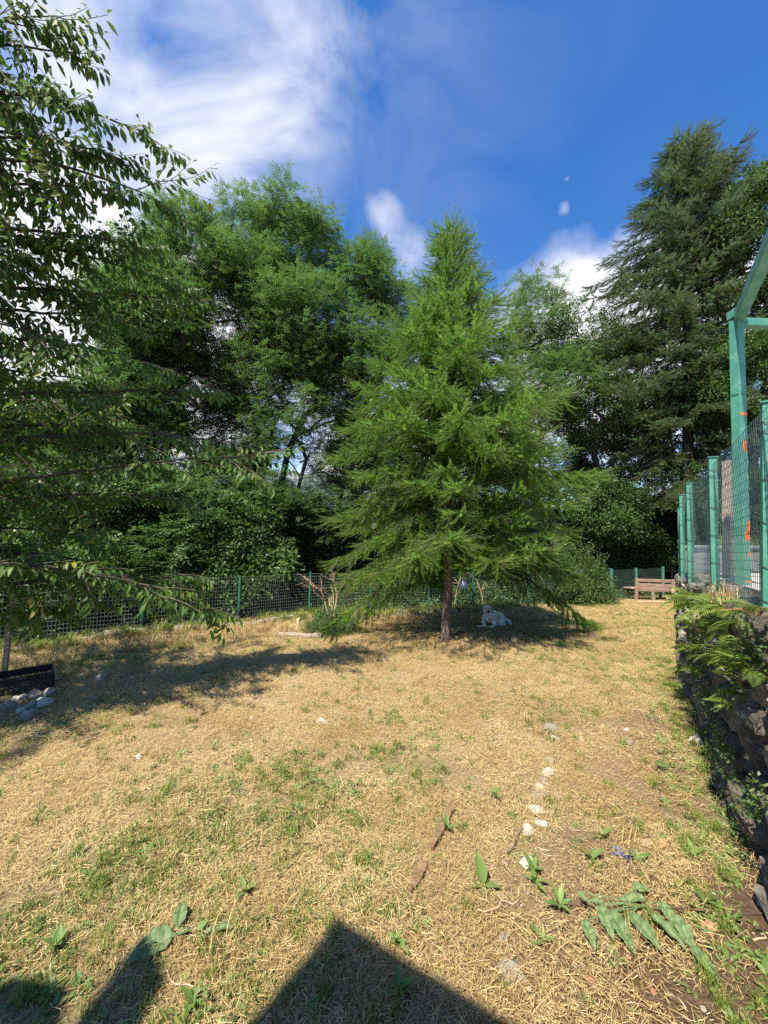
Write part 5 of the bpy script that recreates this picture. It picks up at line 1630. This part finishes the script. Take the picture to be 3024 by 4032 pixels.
p = lay(90000, -9, 11, .5, 14.5, lambda x, y: np.clip(fgreen(x, y) ** 1.2 * .9 + .02, 0, 1) * np.clip(.5 + .12 * y, .4, 1))
tag(scatter('green_grass', 'grass_tufts', p, spin(len(p), .15), rng.uniform(.35, .9, len(p))), 'short fresh green grass in patches on the lawn', 'grass')
p = lay(16000, -5, 8, .5, 9, lambda x, y: np.clip(fgreen(x, y) * .8 + .05, 0, 1))
tag(scatter('low_weeds', 'weed_rosettes', p, spin(len(p), .2), rng.uniform(.3, .85, len(p))), 'small leafy weeds among the grass', 'weeds')
p = lay(3000, -4, 5, .5, 7, lambda x, y: np.clip(fgreen(x, y) * 1.1, 0, 1))
tag(scatter('clover', 'clover', p + np.array([0, 0, .02]), spin(len(p), .2), rng.uniform(.5, 1.0, len(p))), 'clover like ground leaves in the green patches', 'clover')
def edge(n, lo, hi, x0=-8, x1=4):
    x = rng.uniform(x0, x1, n); y = np.interp(x, BX, BY) - rng.uniform(lo, hi, n); k = np.abs(x) < y * 1.08 + .9
    x = x[k]; y = y[k]; return np.stack([x, y, hgt(x, y)], 1)
p = edge(520, -.3, .8); tag(scatter('edge_grass', 'tall_tufts', p, spin(len(p)), rng.uniform(.5, 1.3, len(p))), 'taller uncut grass along the foot of the fence', 'grass')
p = edge(1300, 0, 2.4); tag(scatter('edge_straw', 'dry_tufts', p, spin(len(p)), rng.uniform(.6, 1.3, len(p))), 'standing dry grass along the shaded lawn edge', 'grass')
p = lay(1600, -6, 5, .5, 8, lambda x, y: .12 + .6 * np.clip(fgreen(x, y), 0, 1) * (y < 3)); tag(scatter('dry_wisps', 'dry_tufts', p, spin(len(p), .3), rng.uniform(.35, .8, len(p))), 'bent dry grass stalks in the lawn', 'grass')
p = edge(500, -4, -.2, -12, 12)
tag(scatter('forest_undergrowth', 'ground_leaves', p + np.array([0, 0, .1]), spin(len(p), .3), rng.uniform(1.0, 2.4, len(p))), 'leafy undergrowth just beyond the garden fence', 'undergrowth')
p = lay(2200, -1, 3.6, .5, 6, lambda x, y: np.clip(fsoil(x, y), .02, .8))
tag(scatter('pale_chips', 'pebbles_white', p + np.array([0, 0, .006]), spin(len(p), .3), rng.uniform(.006, .022, len(p))), 'pale stone chips on the bare soil near the wall', 'gravel')
p = lay(900, -1, 3.6, .5, 5, lambda x, y: np.clip(fsoil(x, y), .02, .8))
tag(scatter('brick_chips', 'pebbles_brick', p + np.array([0, 0, .006]), spin(len(p), .3), rng.uniform(.008, .026, len(p))), 'reddish brick chips on the bare soil', 'gravel')

# ------------------------------------------------------------------ dog
def dog():
    q = gp(1930, 2466)
    root = empty('dog', (q.x, q.y, float(hgt(q.x, q.y))), (0, 0, 0), 'white long haired dog lying in the shade under the larch, looking at the camera', 'dog')
    bm = bmesh.new()
    def ell(c, r, rot=(0, 0, 0)):
        M = Matrix.Translation(c) @ Matrix.Rotation(rot[2], 4, 'Z') @ Matrix.Rotation(rot[1], 4, 'Y') @ Matrix.Rotation(rot[0], 4, 'X') @ Matrix.Diagonal((*r, 1))
        bmesh.ops.create_icosphere(bm, subdivisions=3, radius=1, matrix=M)
    def limb(pts, rr):
        for i in range(len(pts) - 1):
            a, b = Vector(pts[i]), Vector(pts[i + 1]); n = max(2, int((b - a).length / .02))
            for k in range(n + 1):
                t = k / n; r = rr[i] * (1 - t) + rr[i + 1] * t
                bmesh.ops.create_icosphere(bm, subdivisions=2, radius=r, matrix=Matrix.Translation(a.lerp(b, t)))
    # x right, -y to the viewer; body runs back to the right
    ell((.05, .05, .20), (.16, .17, .165)); ell((.15, .16, .17), (.18, .15, .135), (0, 0, .6)); ell((.25, .24, .155), (.15, .15, .135))
    ell((-.02, -.02, .22), (.12, .12, .15)); ell((-.07, -.04, .31), (.10, .095, .12))
    ell((-.095, -.06, .400), (.098, .095, .088)); ell((-.10, -.140, .368), (.050, .078, .050)); ell((-.10, -.095, .345), (.066, .07, .055))
    limb([(-.13, .0, .20), (-.17, -.06, .10), (-.15, -.14, .045)], [.058, .042, .036]); ell((-.15, -.19, .032), (.036, .055, .03))
    limb([(.07, -.05, .16), (.06, -.14, .06), (-.02, -.20, .04)], [.062, .045, .034]); ell((-.07, -.215, .032), (.055, .034, .03))
    limb([(-.17, -.14, .03), (-.30, -.15, .028)], [.03, .028])
    ell((.26, .12, .12), (.13, .10, .12)); limb([(.20, .05, .07), (.30, -.02, .045)], [.06, .045]); ell((.20, -.05, .035), (.07, .035, .032))
    limb([(.40, .30, .10), (.50, .22, .05), (.48, .08, .04)], [.055, .05, .03])
    me = bpy.data.meshes.new('body'); bm.to_mesh(me); bm.free()
    tmp = bpy.data.objects.new('body_form', me); COL.objects.link(tmp)
    rm = tmp.modifiers.new('r', 'REMESH'); rm.mode = 'VOXEL'; rm.voxel_size = .009
    sm = tmp.modifiers.new('s', 'SMOOTH'); sm.iterations = 9; sm.factor = .6
    dg = bpy.context.evaluated_depsgraph_get()
    m2 = bpy.data.meshes.new_from_object(tmp.evaluated_get(dg)); m2.name = 'body'
    bpy.data.objects.remove(tmp)
    m2.materials.clear(); m2.materials.append(DOGM)
    for v in m2.vertices:
        n = mnoise.noise(v.co * 14) * .006 + mnoise.noise(v.co * 45) * .002
        v.co += v.normal * n
    m2.polygons.foreach_set('use_smooth', np.ones(len(m2.polygons), dtype=bool))
    link(bpy.data.objects.new('body', m2), root)
    def small(name, c, r, mat, rot=(0, 0, 0), sub=2):
        b = bmesh.new(); bmesh.ops.create_icosphere(b, subdivisions=sub, radius=1); m = bpy.data.meshes.new(name); b.to_mesh(m); b.free(); m.materials.append(mat)
        m.polygons.foreach_set('use_smooth', np.ones(len(m.polygons), dtype=bool))
        o = bpy.data.objects.new(name, m); o.location = c; o.scale = r; o.rotation_euler = rot; link(o, root)
    small('nose', (-.101, -.217, .378), (.026, .016, .019), DOGD)
    small('mouth', (-.101, -.205, .345), (.022, .012, .009), DOGD)
    small('eye', (-.142, -.146, .418), (.015, .010, .014), DOGD); small('eye', (-.062, -.146, .418), (.015, .010, .014), DOGD)
    small('ear', (-.198, -.060, .405), (.024, .045, .066), TAN, (0, .32, .1)); small('ear', (.008, -.06, .405), (.024, .045, .066), TAN, (0, -.32, -.1))
    return root
dg_ = dog()

# ------------------------------------------------------------------ unseen roof corner and beams, added to cast the shadows at the feet
def shadow_canopy():
    h = 3.3; k = h / math.tan(SUN_EL); sh = SHADOW * k
    def up(px, py): p = gp(px, py); return Vector((p.x - sh.x, p.y - sh.y, 0))
    A = up(1275, 3700); B = up(700, 4400); Cc = up(1870, 4060)
    d1 = (B - A).normalized(); d2 = (Cc - A).normalized()
    root = empty('shadow_caster', (A.x, A.y, 0), label='added unseen roof corner behind the viewer, shaped to shade the bottom of the lawn', cat='shadow_canopy')
    P = [Vector((0, 0, 0)), d2 * 3.2, d2 * 3.2 + d1 * 2.6, d1 * 2.6]
    g = G(); vs = [p + Vector((0, 0, h)) for p in P] + [p + Vector((0, 0, h + .06)) for p in P]
    g.add(vs, [(3, 2, 1, 0), (4, 5, 6, 7), (0, 1, 5, 4), (1, 2, 6, 5), (2, 3, 7, 6), (3, 0, 4, 7)]); g.build('roof', CASTERM, root)  # added slab, cut so that its corner casts the near shadow
    for p in (P[1] * .92 + d1 * .2, P[2] * .93, P[3] * .93 + d2 * .2, ):
        g = G(); g.box((p.x, p.y, h / 2 - .01), (.12, .12, h - .02)); g.build('post', CASTERM, root)
    for (a0, b0, w) in (((560, 3730), (60, 4330), .20), ((-10, 3890), (-250, 4330), .22)):
        p = up(*a0) - A; q = up(*b0) - A; q = p + (q - p).normalized() * 2.2
        g = G(); s = Vector((-(q - p).y, (q - p).x, 0)).normalized()
        vs = []
        for z in (h - .16, h - .04):
            vs += [p + Vector((0, 0, z)), p + (q - p).normalized() * .12 + s * w + Vector((0, 0, z)), q + s * w * 1.3 + Vector((0, 0, z)), q + Vector((0, 0, z))]
        g.add(vs, [(3, 2, 1, 0), (4, 5, 6, 7), (0, 1, 5, 4), (1, 2, 6, 5), (2, 3, 7, 6), (3, 0, 4, 7)]); g.build('rafter', CASTERM, root)  # added beam, shaped to cast a slanting strip of shadow
shadow_canopy()
